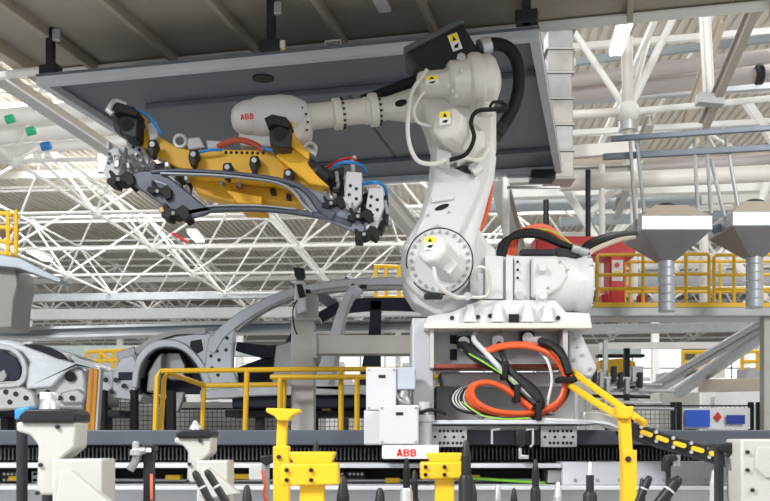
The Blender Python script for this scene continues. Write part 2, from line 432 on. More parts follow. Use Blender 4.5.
for q in range(56):
    a0 = q*math.tau/56; a1=(q+1)*math.tau/56
    P = [c+Vector((r*math.cos(a),-.022,r*math.sin(a))) for r,a in ((.259,a0),(.259,a1),(.268,a1),(.268,a0))]
    if not (190 < math.degrees(a0)%360 < 215): mb.prism(P, (0,-.004,0))
O('seal_ring', mb, black, disc, smooth=0)
mb = MB()
for q in range(24):
    a = q*math.tau/24; p = c+Vector((.228*math.cos(a),-.05,.228*math.sin(a))); mb.cyl(p, p-Vector((0,.015,0)), .013, seg=8)
O('bolt_ring', mb, zinc, disc)
f = W(431,247,7.28)
b_ = W(447,264,7.56)
mot = O('shoulder_motor', MB().lathe(f, b_-f, [(0,.10),(.015,.125),(.06,.13),(.10,.13),(.30,.12),(.40,.15)], 8, math.pi/8), white, la, .018, 50)
mb = MB().poly([(449,256),(458,264),(450,275),(441,268)], 7.35, .1); O('connector_block', mb, white, mot, .01)
sticker(430,243,11,13,7.27,mot)
O('motor_cable', MB().tube([W(434,266,7.33),W(436,280,7.35),W(443,290,7.4),W(456,297,7.5),W(466,297,7.55)], .017), white, mot)
O('bracket', MB().rect(424,293,443,299,7.55,.06), blackp, la, .015)
lb = O('cable_loop', MB().tube([W(478,280,7.6),W(476,272,7.55),W(480,267,7.5),W(487,270,7.5),W(490,282,7.55),W(486,296,7.6),W(468,297,7.58)], .012), cream, rb)
O('gland', bolts(MB(), [(467,297)], 7.58, .033, .05), alu, rb)
O('side_box', MB().rect(470,273,483,298,7.66,.14), boxgrey, rb, .01)
# elbow casting
ec = O('elbow_casting', MB().poly([(419,98),(428,88),(462,80),(490,92),(497,112),(497,150),(490,170),(470,176),(448,168),(436,150),(428,120)], 7.72, .5), cream, rb, .05)
ax = W(418,85,7.62); dirx = (W(495,80,7.70)-ax)
em = O('elbow_motor', MB().lathe(ax, dirx, [(0,11*k_),(.03,12.5*k_),(.22,13*k_),(.24,15.5*k_),(.30,16*k_),(.31,20*k_)], 8, math.pi/8), cream, ec, .02, 50)
sticker(432,80,13,9,7.49,em,.1)
hs = O('gear_housing', MB().lathe(W(447,84,7.66), dirx, [(0,17*k_),(.03,21*k_),(.16,22*k_),(.17,25*k_),(.20,27*k_),(.26,27*k_),(.27,25*k_),(.34,25*k_),(.38,22*k_),(.42,12*k_)], 36), cream, ec, .006)
mb = MB()
for (x,y) in ((449,86),(453,91),(457,96),(462,71),(468,86)): mb.cyl(W(x,y,7.49), W(x,y,7.46), .014, seg=8)
O('bolt_row', mb, alu, hs)
f = W(447,123,7.26); b_ = W(467,145,7.66)
mot = O('axis_motor', MB().lathe(f, b_-f, [(0,.105),(.015,.128),(.06,.135),(.12,.135),(.34,.14),(.36,.17),(.44,.17)], 8, math.pi/8), cream, ec, .018, 50)
sticker(445,118,11,13,7.235,mot,.05)
O('cable_socket', MB().poly([(456,120),(463,117),(465,124),(458,127)], 7.36, .1), cream, mot, .008)
cl = O('clamp_block', MB().poly([(437,148),(452,152),(450,166),(436,162)], 7.45, .15), white, ec, .012)
O('clamp_block', MB().poly([(455,154),(463,151),(466,160),(458,164)], 7.5, .14), white, ec, .012)
O('clamp_block', MB().poly([(468,166),(476,160),(484,168),(476,176)], 7.55, .1), white, ec, .012)
O('cable_recess', MB().poly([(447,172),(462,164),(472,166),(474,172),(452,180)], 7.60, .05), darkm, ec, .01)
O('grey_cable', MB().tube([W(427,70,7.5),W(412,92,7.45),W(408,118,7.4),(W(409,142,7.4)),W(417,160,7.4),W(432,164,7.42),W(446,160,7.42)], .017), cream, ec)
O('grey_cable', MB().tube([W(424,92,7.45),W(414,108,7.42),W(418,122,7.4),W(432,126,7.38)], .013), cream, ec)
O('grey_cable', MB().tube([W(446,163,7.42),W(462,158,7.45),W(480,160,7.5),W(488,148,7.55)], .017), cream, ec)
O('black_cable', MB().tube([W(450,160,7.4),W(466,154,7.35),W(474,138,7.3),W(471,122,7.3),W(478,111,7.3),W(500,109,7.35),W(506,106,7.4),W(500,102,7.5)], .017), black, ec)
O('cable_tie', MB().tube([W(490,107,7.32),W(494,102,7.3),W(505,104,7.36),W(506,110,7.4),W(498,112,7.36)], .012), black, ec)
mb = MB(); mb.cyl(W(487,103,7.5),W(487,116,7.5),.05,seg=16); mb.rect(478,103,490,113,7.5,.1)
O('connector_block', mb, cream, ec, .01)
# upper arm tube and wrist
ut = MB()
a = W(428,104,7.9); b = W(300,118,7.75); L_ = (b-a).length; s_ = (lambda px: px*k_)
uaxis = b-a
prof = [(0,s_(17)),(.15,s_(16)),(.34,s_(11)),(.42,s_(11)),(.43,s_(16)),(.49,s_(16)),(.50,s_(13)),(.535,s_(13)),(.54,s_(12)),(.72,s_(12)),(.73,s_(15)),(.79,s_(15)),(.80,s_(12)),(L_,s_(12.5))]
ua = O('upper_arm', MB().lathe(a, uaxis, prof, 40), cream, rb, .004)
O('oval_hole', MB().poly([(401+6*math.cos(t_), 102.5+3*math.sin(t_)-1.0*math.cos(t_)) for t_ in [q*math.tau/20 for q in range(20)]], 7.735, .08), black, ua, 0, 0)
mb = MB()
d = uaxis.normalized(); u1 = d.cross(Vector((0,0,1))).normalized(); v1 = d.cross(u1)
for t_ in (.425,.725):
    for q in range(16):
        an = q*math.tau/16; p = a+d*t_+(u1*math.cos(an)+v1*math.sin(an))*s_(14.3); mb.cyl(p, p-d*.02, .009, seg=6)
O('bolt_ring', mb, darkm, ua)
wr = O('wrist', MB().lathe(W(231,119,7.62), W(302,117,7.72)-W(231,119,7.62), [(0,.02),(.01,.07),(.04,.105),(.10,.135),(.17,.145),(.175,.15),(.22,.165),(.40,.175),(.50,.165),(.60,.12)], 40), white, rb)
O('wrist_fork', MB().poly([(262,103),(285,98),(302,103),(312,116),(310,132),(302,143),(290,143),(280,134),(262,136)], 7.6, .26), cream, wr, .05)
O('wrist_flange', MB().poly([(238,132),(300,135),(297,148),(240,146)], 7.62, .22), white, wr, .02)
mb = MB()
for (x,y) in ((302,108),(306,114),(308,122),(307,130)): mb.cyl(W(x,y,7.6),W(x,y,7.58),.010,seg=6)
O('bolt_row', mb, darkm, wr)
letters('maker_logo', 'ABB', W(247,116.5,7.45), .045, logo, wr, roll=.08, sx=.95)
# cable box on top of the elbow
cb = O('cable_box', MB().poly([(405,51),(462,21),(481,54),(477,62),(422,76)], 7.62, .38), blackp, rb, .02)
O('box_lid', MB().poly([(403,47),(461,17),(465,21),(406,52)], 7.58, .45), mat('dark lid',(0.075,0.08,0.083),.4), cb, .01)
sticker(455,42,10,17,7.615,cb,.35)
O('cable_gland', bolts(MB(), [(461,59)], 7.6, .035, .04), alu, cb)
O('box_foot', MB().poly([(452,58),(478,54),(482,66),(462,70)], 7.66, .2), blackp, rb, .01)
hz = O('black_conduit', MB().tube([W(481,47,7.7),W(494,44,7.75),W(508,48,7.8),W(517,62,7.85),W(519,84,7.9),W(514,106,7.9),W(504,124,7.9),W(496,136,7.9)], .052, 14), black, rb)
mb = MB()
O('conduit_fitting', MB().cyl(W(480,48,7.7), W(489,45,7.72), .068, seg=16), alu, hz)
O('conduit_clamp', MB().poly([(500,120),(508,124),(503,136),(495,131)], 7.78, .2), blackp, hz, .01)
O('black_conduit', MB().tube([W(424,78,7.85),W(400,87,7.98),W(380,95,8.05),W(362,101,8.05)], .05, 12), black, rb)
# hoses dressing behind the arm and on the turret
mb = MB()
for q, (o1) in enumerate((0,2.6)): mb.tube([W(490+o1,165,8.02),W(488+o1,190,8.06),W(484+o1,215,8.05),W(476+o1,232,8.0),W(470,240,8.0)], .018)
O('orange_cable', mb, orange, rb)
for q in range(3):
    O('orange_cable', MB().tube([W(508+q*3,256,7.9),W(511+q*3,243-q*2,7.9),W(524+q*2,230-q,7.92),W(546,230-q*1.5,7.95),W(562+q,240,7.95),W(574,247+q,7.95)], .021), orange, rb)
for q in range(2):
    O('black_cable', MB().tube([W(499+q*4,256,7.8),W(502+q*4,244,7.8),W(513+q*3,237-q*3,7.8),W(535,235-q*3,7.82),W(560,244-q,7.9),W(578,250,7.9)], .027), black, rb)
O('green_wire', MB().tube([W(540,229,7.86),W(556,233,7.88),W(572,245,7.9)], .006), green, rb)
mb = MB()
for p_ in ((572,248),(580,251)): mb.cyl(W(p_[0],p_[1],7.85), W(p_[0]+8,p_[1]+2,7.85), .035, seg=12)
O('cable_clamp', mb, zinc, rb)
O('cable_bracket', MB().poly([(556,247),(590,252),(590,258),(556,257)], 7.85, .1), darkm, rb, .006)

# supply hose on the right of the robot
sh = thing('supply_hose', 'thick black hose arching right from the robot base to the hoppers', 'hose', W(615,245,8.6))
O('hose', MB().tube([W(582,253,7.95),W(588,246,8.0),W(600,240,8.2),W(618,236,8.7),W(634,234,9.4)], .04, 10), black, sh)
O('inner_liner', MB().tube([W(584,259,7.9),W(592,251,7.95),W(606,244.5,8.15),W(622,239,8.7),W(634,237,9.3)], .022, 8), tan, sh)
# ------------------------------------------------------------------ pedestal carriage
pd = thing('robot_pedestal', 'pale grey open-fronted steel pedestal carrying the white robot arm', 'pedestal', W(500,430,8.0))
O('top_plate', MB().rect(424,323,592,328.5,7.55,1.0), cream, pd, .008)
O('side_column', MB().rect(412,318,434,420,7.75,.7), boxgrey, pd, .015)
O('back_box', MB().rect(432,328,566,366,7.85,.6), zinc, pd, .006, 0)
O('frame_post', MB().rect(430,328,434,368,7.6,.25), colgrey, pd, .004, 0)
O('frame_post', MB().rect(563,328,568,368,7.6,.25), colgrey, pd, .004, 0)
O('frame_beam', MB().rect(434,364,564,368,7.62,.25), mat('reddish shadow',(0.25,.05,.03),.6), pd, .004, 0)  # red-brown colour stands for the shadow strip under the opening
O('lower_block', MB().poly([(440,372),(566,372),(560,386),(444,386)], 7.9,.5), boxgrey, pd, .02)
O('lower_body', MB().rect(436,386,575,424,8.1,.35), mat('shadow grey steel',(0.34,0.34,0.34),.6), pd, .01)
O('gusset_plate', MB().poly([(568,325),(580,330),(598,368),(592,378),(570,376)], 7.72,.5), boxgrey, pd, .02)
O('bolt_row', bolts(MB(), [(573,334),(575,339),(578,346),(582,355),(590,369),(574,360)], 7.72,.014), zinc, pd)
O('bolt_row', bolts(MB(), [(438,332),(455,332),(476,331),(506,332),(535,332),(560,332)], 7.85,.012), alu, pd)
for (x0,y0,x1,y1) in ((450,335,457,344),(450,349,457,360)): O('vent_window', MB().rect(x0,y0,x1,y1,7.84,.02), black, pd, .002, 0)
for (x,y) in ((464,341),(498,340),(528,337)):
    f = O('connector', MB().poly([(x-7,y-5),(x+6,y-6),(x+8,y+5),(x-6,y+6)], 7.72,.14), {464:darkm,498:alu,528:blackp}[x], pd, .015)
    O('socket_ring', MB().cyl(W(x,y+1,7.7), W(x,y+1,7.76), .045, seg=16), alu, f)
bolt_o = O('carriage_plate', MB().rect(412,420,612,424,7.35,1.0), ledge, pd, .006, 0)
for x0 in (431,541):
    p = O('perforated_plate', MB().rect(x0,426,x0+36,447,7.42,.03), zinc, pd, .003, 0)
    pts = [(x0+5+dx, yy) for yy in (431,443) for dx in (4,8,12,17,21,25)]+[(x0+dx,437) for dx in (4,14,23,32)]
    O('hole', bolts(MB(), pts, 7.42, .012, .002), black, p)
O('bracket_block', MB().poly([(516,431),(526,430),(527,444),(522,448),(516,444)], 7.38,.12), blackp, pd, .01)
O('bracket_foot', MB().poly([(519,448),(522,448),(522,455),(529,455),(529,459),(519,459)], 7.36,.05), alu, pd, .006)
O('handle_rod', MB().tube([W(492,444,7.35),W(492,430,7.35),W(500,429,7.35)], .01, smooth=0), alu, pd)
O('handle_rod', MB().tube([W(526,430,7.33),(W(533,429,7.33)),W(533,444,7.33),W(530,447,7.33)], .01, smooth=0), alu, pd)
# cable loops (parts of the dress pack hanging on the pedestal)
cp = thing('cable_bundle', 'orange and black cable loops hanging on the front of the pedestal', 'cables', W(515,417,7.6))
path = [(486,351),(503,346),(525,345),(548,351),(563,366),(567,383),(561,400),(545,411),(520,414),(494,412),(477,405),(470,395),(474,385),(488,382),(503,387),(518,398),(532,409)]
for q in range(4):
    P = []
    for i, (x,y) in enumerate(path):
        cxp, cyp = (520,384); kx = 1+.028*(q-1.5); P.append(W(cxp+(x-cxp)*kx+random.uniform(-.5,.5), cyp+(y-cyp)*kx+random.uniform(-.5,.5)+(q%2), 7.44+.035*q-.004*i))
    O('orange_cable', MB().tube(P, .019), orange, cp)
for q in range(4):
    P = [W(460+q*1.5,343,7.7),W(470+q*3,356-q*1.5,7.5),W(490+q*3,368-q*2,7.42),W(512+q*2,378-q,7.40),W(530+q*2,392-q,7.38),W(540+q,404,7.38),W(538,412,7.42)]
    O('black_cable', MB().tube(P, .017), (black,darkm,darkm,black)[q], cp)
O('grey_cable', MB().tube([W(476,332,7.72),W(474,340,7.6),W(485,352,7.45),W(496,364,7.4),W(510,378,7.37),W(532,396,7.36)], .021), boxgrey, cp)
O('black_cable', MB().tube([W(499,344,7.65),W(503,356,7.42),W(510,370,7.36),W(524,385,7.34),W(538,400,7.34)], .024), darkm, cp)
O('black_conduit', MB().tube([W(538,341,7.5),W(552,346,7.42),W(563,357,7.36),W(569,374,7.33)], .034), black, cp)
O('hose_end', MB().cyl(W(526,341,7.6),W(540,341,7.48),.036,seg=14), alu, cp)
O('green_wire', MB().tube([W(462,350,7.6),W(480,360,7.38),W(496,370,7.35),(W(508,378,7.35)),W(520,386,7.35),W(534,394,7.35)], .006), green, cp)
O('green_wire', MB().tube([W(462,402,7.5),W(470,408,7.38),W(484,416,7.35),W(505,419,7.35),W(530,418,7.36)], .006), green, cp)
for q in range(9):
    O('grey_cable' if q%2 else 'black_cable', MB().tube([W(468+q,386,7.7),W(456+q*1.3,391,7.6),W(451+q*1.6,400,7.55),W(458+q*1.5,409,7.5),W(476+q,414+q*.5,7.45),W(500,417,7.45),W(525,418-q*.3,7.46)], .013), (black,colgrey,darkm,boxgrey,black,steel,black,darkm,colgrey)[q], cp)
for q in range(3):
    O('black_cable', MB().tube([W(474+q*4,346,7.7),W(482+q*5,360+q,7.5),W(500+q*4,372+q*3,7.44),W(520,394+q*3,7.42),W(536,408,7.42),W(548+q*3,414,7.5)], .014), (darkm,black,steel)[q], cp)
for q in range(3):
    O('black_cable', MB().tube([W(540+q*4,341,7.55),W(556+q*3,350,7.5),W(565+q,366,7.46),W(566+q,392,7.46),W(556,408,7.48)], .015), black, cp)
O('white_strap', MB().tube([W(540,352,7.5),W(548,362,7.45),W(552,380,7.45),W(548,400,7.46),W(546,412,7.46)], .012), wht, cp)
mb = MB()
for (x,y,rx) in ((566,380,0),(516,394,1),(537,412,1),(504,371,1)): mb.box(W(x,y,7.42),( .14 if rx==0 else .045,.20,.045 if rx==0 else .14))
O('cable_tie', mb, black, cp, .012)

# electrical boxes
def ebox(x0,y0,x1,y1,Y,d,label,m=boxgrey,marks=True):
    b = thing('electrical_box', label, 'box', W((x0+x1)/2,y1,Y+d/2), 'control boxes on the track carriage')
    O('enclosure', MB().rect(x0,y0,x1,y1,Y,d), m, b, .012, 0)
    lid = O('lid', MB().rect(x0+1,y0+1,x1-1,y1-1,Y-.012,.015), m, b, .005, 0)
    if marks:
        O('screw', bolts(MB(), [(x0+3,y0+3),(x1-3,y0+3),(x0+3,y1-3),(x1-3,y1-3)], Y-.012,.01,.004), steel, lid)
        O('label_plate', MB().rect((x0+x1)/2-3,y0+ (y1-y0)*.18,(x0+x1)/2+4,y0+(y1-y0)*.18+3,Y-.016,.004), blackp, lid, 0, 0)
    return b
ebox(366,367,397,411,7.45,.3,'tall pale electrical box, uppermost beside the small grey box')
ebox(364,410,383,445,7.45,.3,'pale electrical box lowest at the left, half hidden behind another',marks=False)
ebox(379,405,419,445,7.15,.28,'square pale electrical box in front, just above the red maker letters')
b = ebox(397,367,416,390,7.45,.2,'small blue-grey box at the top right of the tall pale box',mat('small box bluish',(0.42,0.46,0.52),.4),False)
mb = MB().cyl(W(405,390,7.5),W(403,398,7.5),.045,seg=14); mb.cyl(W(403,398,7.5),W(406,405,7.5),.06,seg=14); mb.tube([W(397,392,7.5),W(400,400,7.42),W(409,404,7.42)],.012)
O('cable_gland', mb, steel, b)
cg = O('gas_cylinder', MB().lathe(W(425,449,7.35),(0,0,1),[(0,.055),(.2,.055),(.21,.075),(.26,.075),(.27,.05),(.36,.05)],20), alu)
cg.name = 'filter_cylinder'; tag(cg, 'short bare metal cylinder between the electrical boxes and perforated plate', 'cylinder')
t = tag(O('air_hose', MB().tube([W(418,414,7.3),W(428,410,7.3),W(438,411,7.3),W(446,414,7.3)],.014), black), 'thin black hose leaving the front electrical box to the right', 'hose')
ab = thing('track_cover', 'white cover with red letters under the electrical boxes', 'cover', W(410,459,7.2))
O('housing', MB().rect(382,445,439,459,7.15,.35), wht, ab, .012, 0)
letters('maker_logo', 'ABB', W(406.5,452.8,7.145), .055, logo, ab, sx=1.1)

# ------------------------------------------------------------------ robot track
tk = thing('robot_track', 'long dark grey floor track the robot pedestal rides on', 'track', (0,8.0,0.9))
O('top_beam', MB().rect(-60,430,860,445,7.7,1.5), beamgrey, tk, .01, 0)
O('rack_back', MB().rect(-60,445,860,466,7.95,.6), darkm, tk, 0, 0)
mb = MB()
for q in range(230): mb.rect(-60+q*4,448,-60+q*4+1.3,460,7.85,.1)
O('gear_teeth', mb, mat('rack tooth steel',(0.13,0.13,0.14),.4,.2), tk, 0, 0)
O('upper_ledge', MB().rect(-60,463.5,562,468,7.45,.5), ledge, tk, .006, 0)
O('side_panel', MB().rect(563,462,860,485,7.42,.3), ledge, tk, .006, 0)
O('ledge_block', MB().rect(548,470,561,483,7.5,.3), steel, tk, .005, 0)
O('inner_back', MB().rect(-60,468,860,492,8.0,.2), darkm, tk, 0, 0)
O('lower_ledge', MB().rect(-60,486,860,490,7.25,.8), ledge, tk, .006, 0)
O('base_panel', MB().prism([W(-60,490,7.4),W(860,490,7.4),Vector((W(860,490,7.4).x,7.4,0.02)),Vector((W(-60,490,7.4).x,7.4,0.02))],(0,.5,0)), ledge, tk, 0, 0)
O('bolt_row', bolts(MB(), [(575+q*22,480) for q in range(12)], 7.42,.012), steel, tk)
# items in the recess of the track
for i,(x,l) in enumerate(((10,'leftmost grey valve block in the track recess'),(40,'grey valve block in the track recess with a round gauge'),(95,'dark valve block in the recess right of the big white fixture'),(335,'dark valve block in the recess right of the near yellow bracket'),(355,'dark valve block in the recess below the electrical boxes'))):
    v = thing('valve_block', l, 'valve', W(x,486,7.7), 'valve blocks inside the track recess')
    O('body', MB().rect(x-9,471,x+10,485,7.72,.15), (darkm,steel,darkm,darkm,blackp)[i], v, .01, 0)
    O('port', bolts(MB(), [(x-5+q*4,474+r*6) for q in range(4) for r in range(2)], 7.72,.012,.02), black if i==1 else steel, v)
for i,(x0,x1,y) in enumerate(((8,20,476),(165,180,475),(228,260,474),(385,400,478),(455,480,475))):
    tag(O('yellow_guide', MB().rect(x0,y,x1,y+5,7.62,.1), yellow, bevel=.006), ['yellow guide strip in the recess at the far left','yellow guide strip in the recess left of the second white fixture','yellow guide strip in the recess behind the tall yellow post','yellow guide strip in the recess below the red letters','yellow guide strip in the recess right of the small yellow bracket'][i], 'guide')
tag(O('green_wire', MB().tube([W(470,478,7.6),W(500,480,7.58),W(545,483,7.6)],.012), green), 'green wire lying in the dark track recess', 'wire')
tag(O('recess_pipe', MB().tube([W(100,480,7.65),W(300,481,7.65),W(540,480,7.65)],.015), steel), 'thin metal pipe running along the dark track recess', 'pipe')
# cable chain with yellow pads
cc = thing('cable_chain', 'black cable chain with yellow oval pads sloping along the track', 'cable chain', W(690,456,7.1))
ch = [(628,422),(640,425),(655,430),(672,436),(690,441),(708,446),(726,451),(752,458)]
for i in range(len(ch)-1):
    (x0,y0),(x1,y1) = ch[i],ch[i+1]
    lk = O('chain_link', MB().poly([(x0-2,y0-1),(x1+2,y1-1),(x1+1,y1+14),(x0-3,y0+13)], 7.05+.01*(i%2),.3), blackp, cc, .012)
    if 1 <= i <= 5:
        cx_, cy_ = (x0+x1)/2-1, (y0+y1)/2+6
        sl = math.atan2(y1-y0, x1-x0); P=[]
        for q in range(16):
            an = q*math.tau/16; a_ = (4.2 if math.cos(an)>0 else -4.2)+2.4*math.cos(an); b_ = 2.4*math.sin(an)
            P.append((cx_+a_*math.cos(sl)-b_*math.sin(sl), cy_+a_*math.sin(sl)+b_*math.cos(sl)))
        O('yellow_pad', MB().poly(P, 7.03,.04), yellow, lk)
    O('rivet', bolts(MB(), [(x0+1,y0+2),(x0+1,y0+11)], 7.05,.014), alu, lk)
O('mounting_plate', MB().poly([(583,411),(600,411),(630,420),(628,431),(616,431),(600,424),(583,421)], 7.1,.12), zinc, cc, .015)
O('mounting_rail', MB().ribbon([(545,419,2.4),(600,422,2.4),(618,427,3),(640,437,3)],7.08,.1,smooth=4), ledge, cc)

# ------------------------------------------------------------------ yellow rails
def rail(name, label, runs, posts, loc, r=.028, m=yellow, cat='railing', sub='post', grp=None):
    t = thing(name, label, cat, loc, grp)
    for pts in runs: O('rail', MB().tube([W(*p) for p in pts], r, 8, smooth=0), m, t)
    for a,b in posts: O('post', MB().cyl(W(*a),W(*b),r,seg=8), m, t)
    return t
Yr = 9.3
rail('guard_rail','yellow tubular guard rail in front of the car body at left',
  [[(155,430,Yr),(157,376,Yr),(161,371,Yr),(280,369.5,Yr),(376,369,Yr),(436,369,Yr)],[(161,430,Yr+.1),(164,380,Yr+.1),(168,373,Yr+.1),(205,385.5,Yr+.6),(283,384.5,Yr+.6)]],
  [((204,386,Yr+.6),(202,432,Yr+.6)),((247,370,Yr),(245,432,Yr)),((341,369,Yr),(341,432,Yr))], W(260,431,Yr), .026)
rail('guard_rail','short yellow guard rail section behind the grey column',
  [[(283,416,9.5),(285,380,9.5),(271,377,9.2),(365,377,9.2),(438,377,9.2),(441,381,9.2),(441,410,9.2)]],
  [((280,378,9.2),(280,416,9.2)),((357,377,9.2),(357,432,9.2))], W(320,431,9.25), .026)
rail('handrail','pair of yellow handrails sloping down right of the pedestal to the post',
  [[(560,364,7.7),(574,373,7.4),(620,406,6.8),(645,424,6.6)],[(570,385,7.4),(595,402,7.0),(620,417,6.7)]],[], W(600,420,7.0), .027)
rail('ladder_cage','yellow ladder cage high up at the left edge of the picture',
  [[(-14,y,13),(10,y+2,13),(18,y+5,13.4)] for y in (212,226,240,252)],[((x,210,13),(x,254,13)) for x in (-12,-2,8,16)], W(2,254,13), .03)
rail('far_railing','yellow railing far away between column and robot, above the car roof',
  [[(374,266,22),(404,267,22)],[(374,281,22),(404,282,22)],[(374,297,22),(404,297,22)]],[((x,265,22),(x,298,22)) for x in (376,386,399)], W(388,298,22), .045)
rail('far_railing','yellow railing far away above the tail of the pale car body',
  [[(86,352,20),(130,350,20)],[(86,361,20),(130,360,20)],[(98,350,20),(112,362,20)]],[((x,351,20),(x,368,20)) for x in (87,100,113,128)], W(108,368,20), .04)
rail('far_railing','small yellow railing far away at the lower right above the blue signs',
  [[(681,352,22),(712,352,22)],[(681,362,22),(712,362,22)],[(740,352,22),(775,351,22)],[(740,362,22),(775,361,22)]],[((x,351,22),(x,370,22)) for x in (683,697,710,742,758)], W(720,370,22), .045)
# amber profile post
ap = thing('profile_post','amber yellow upright profile beside the tail of the pale car body','post',W(91,431,9.6))
O('profile', MB().poly([(89,368),(98,369),(94,431),(84,431)],9.6,.12), amber, ap, .006, 0)
O('edge_strip', MB().poly([(98,369),(101,369),(97,431),(94,431)],9.62,.1), boxgrey, ap, .004, 0)
O('centre_groove', MB().poly([(92,368),(94,368),(90,431),(88,431)],9.595,.01), mat('amber shade profile',(0.45,.16,.02),.4), ap, 0, 0)

# ------------------------------------------------------------------ grey column with crossbeam
cl = thing('steel_column','grey steel column with crossbeam standing before the car body','column',W(304,432,9.7))
O('column_shaft', MB().rect(291,318,314,431,9.6,.26), colgrey, cl, .01, 0)
O('column_head', MB().rect(295,294,317,320,9.62,.24), colgrey, cl, .01, 0)
O('cap_plate', MB().rect(288,317,320,320,9.56,.34), colgrey, cl, .004, 0)
O('crossbeam', MB().rect(314,335,436,354,9.62,.22), colgrey, cl, .01, 0)
O('end_flange', MB().rect(312,332,317,358,9.58,.3), colgrey, cl, .006, 0)
O('bolt_row', bolts(MB(), [(315,336),(315,354)], 9.58,.014), steel, cl)
sn = thing('camera_sensor','black and silver sensor bracket on top of the grey column','sensor',W(300,316,9.4))
O('sensor_head', MB().poly([(293,267),(304,268),(305,276),(302,279),(295,277)],9.4,.12), blackp, sn, .01)
O('sensor_body', MB().poly([(295,279),(304,280),(306,312),(297,315),(294,298)],9.42,.12), alu, sn, .015)
O('sensor_clamp', MB().poly([(296,284),(302,284),(306,296),(299,298)],9.38,.06), blackp, sn, .01)
O('lead', MB().tube([W(297,300,9.38),W(293,310,9.38),W(294,326,9.4),W(297,334,9.5)],.008), darkm, sn)
# ------------------------------------------------------------------ car bodies
YC = 10.9
car = thing('car_shell','bare grey steel car body shell behind the yellow guard rail','car body',W(320,400,YC+.8))
def side(Y, m, sc=1.0):
    s = O('side_frame', MB().ribbon([(210,352,10),(221,334,11),(240,318,11),(262,305,10),(284,295,9),(306,288.5,8),(330,284.5,8),(360,282,8),(400,281,8),(450,282,8),(520,288,9),(570,302,12)],Y,.14), m, car, .012, 50)
    O('roof_flange', MB().ribbon([(236,330,3),(252,317,3),(275,304,3),(300,295,3),(330,290,3),(360,288,3),(400,287,3),(450,288,3),(520,294,3)],Y+.02,.16), zinc, s)
    O('front_pillar', MB().poly([(208,338),(222,326),(236,322),(233,345),(232,368),(237,380),(240,392),(224,396),(206,398),(204,368)],Y+.01,.16), m, s, .02)
    O('sill', MB().ribbon([(200,395,9),(226,393,11),(260,391,10),(330,390,10),(440,390,10),(560,390,10)],Y,.16), m, s, .015, 50)
    O('middle_pillar', MB().ribbon([(358,286,15),(349,297,11),(341,316,11),(336,336,13),(331,356,17),(327,376,22),(326,390,30)],Y,.14), m, s, .012, 50)
    O('rear_pillar', MB().ribbon([(520,288,16),(530,310,18),(545,340,26),(560,385,40)],Y,.14), m, s, .012, 50)
    return s
s1 = side(YC, bodysil)
mb = bolts(MB(), [(213,345),(217,351),(211,356),(219,360),(212,368),(218,375),(227,338),(226,350),(215,386),(228,384)], YC+.01,.022,.002)
O('access_hole', mb, darkm, s1)
O('pillar_groove', MB().ribbon([(354,294,3),(346,315,3),(341,340,4),(335,370,5),(331,385,6)],YC-.01,.02), steel, s1)
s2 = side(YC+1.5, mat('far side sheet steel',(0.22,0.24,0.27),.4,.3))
for (x0,x1,y) in ((305,307,289),(360,363,284),(440,443,284)):
    O('roof_bow', MB().prism([W(x0,y,YC),W(x1+4,y,YC),W(x1+4,y,YC+1.5)+Vector((-.2,0,.1)),W(x0,y,YC+1.5)+Vector((-.2,0,.1))],(0,0,-.05)), bodydk, car, .005)
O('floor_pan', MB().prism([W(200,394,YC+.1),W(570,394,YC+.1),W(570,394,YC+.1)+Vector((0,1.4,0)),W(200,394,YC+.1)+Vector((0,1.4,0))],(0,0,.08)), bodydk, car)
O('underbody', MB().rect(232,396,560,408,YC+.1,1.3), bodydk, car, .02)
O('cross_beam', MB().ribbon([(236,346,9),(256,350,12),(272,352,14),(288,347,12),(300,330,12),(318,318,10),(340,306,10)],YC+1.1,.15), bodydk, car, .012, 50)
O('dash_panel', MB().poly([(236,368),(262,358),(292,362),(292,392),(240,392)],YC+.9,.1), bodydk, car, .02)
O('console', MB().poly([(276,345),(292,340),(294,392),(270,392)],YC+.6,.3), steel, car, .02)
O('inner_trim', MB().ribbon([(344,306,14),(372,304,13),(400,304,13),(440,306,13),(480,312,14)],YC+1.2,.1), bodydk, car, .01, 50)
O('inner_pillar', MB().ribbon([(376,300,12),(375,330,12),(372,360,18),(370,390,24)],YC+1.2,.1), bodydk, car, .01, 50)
O('diagonal_brace', MB().ribbon([(318,292,12),(332,305,9),(343,314,8)],YC+1.3,.1), mat('brace sheet',(0.16,0.18,.22),.35,.4), car, .01, 50)
# front end: wheelhouse
O('wheel_arch', MB().ribbon([(134,388,6),(137,366,7),(145,352,8),(158,344,8),(176,344,8),(190,352,7),(202,368,7),(210,392,8)],YC,.3), bodysil, car, .015, 50)
O('fender_panel', MB().poly([(150,343),(176,336),(206,332),(214,336),(208,396),(203,384),(197,366),(188,352),(176,344),(158,343)],YC+.05,.2), bodysil, car, .02)
O('suspension_opening', MB().poly([(190,341),(201,339),(203,350),(196,354),(190,348)],YC+.03,.03), blackp, car, .01)
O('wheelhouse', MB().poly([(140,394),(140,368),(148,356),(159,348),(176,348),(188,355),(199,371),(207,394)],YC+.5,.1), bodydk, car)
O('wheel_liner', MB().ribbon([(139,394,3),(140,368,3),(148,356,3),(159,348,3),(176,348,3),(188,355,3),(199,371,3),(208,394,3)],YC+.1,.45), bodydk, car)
O('strut_tower', MB().poly([(166,352),(180,352),(186,366),(184,380),(168,380),(162,366)],YC+.3,.2), steel, car, .02)
O('inner_wheelhouse', MB().poly([(146,392),(148,372),(156,358),(162,352),(160,392)],YC+.1,.3), zinc, car, .02)
O('front_crossmember', MB().poly([(112,374),(120,358),(134,354),(138,366),(136,390),(146,394),(140,402),(112,398)],YC+.2,1.1), bodysil, car, .02)
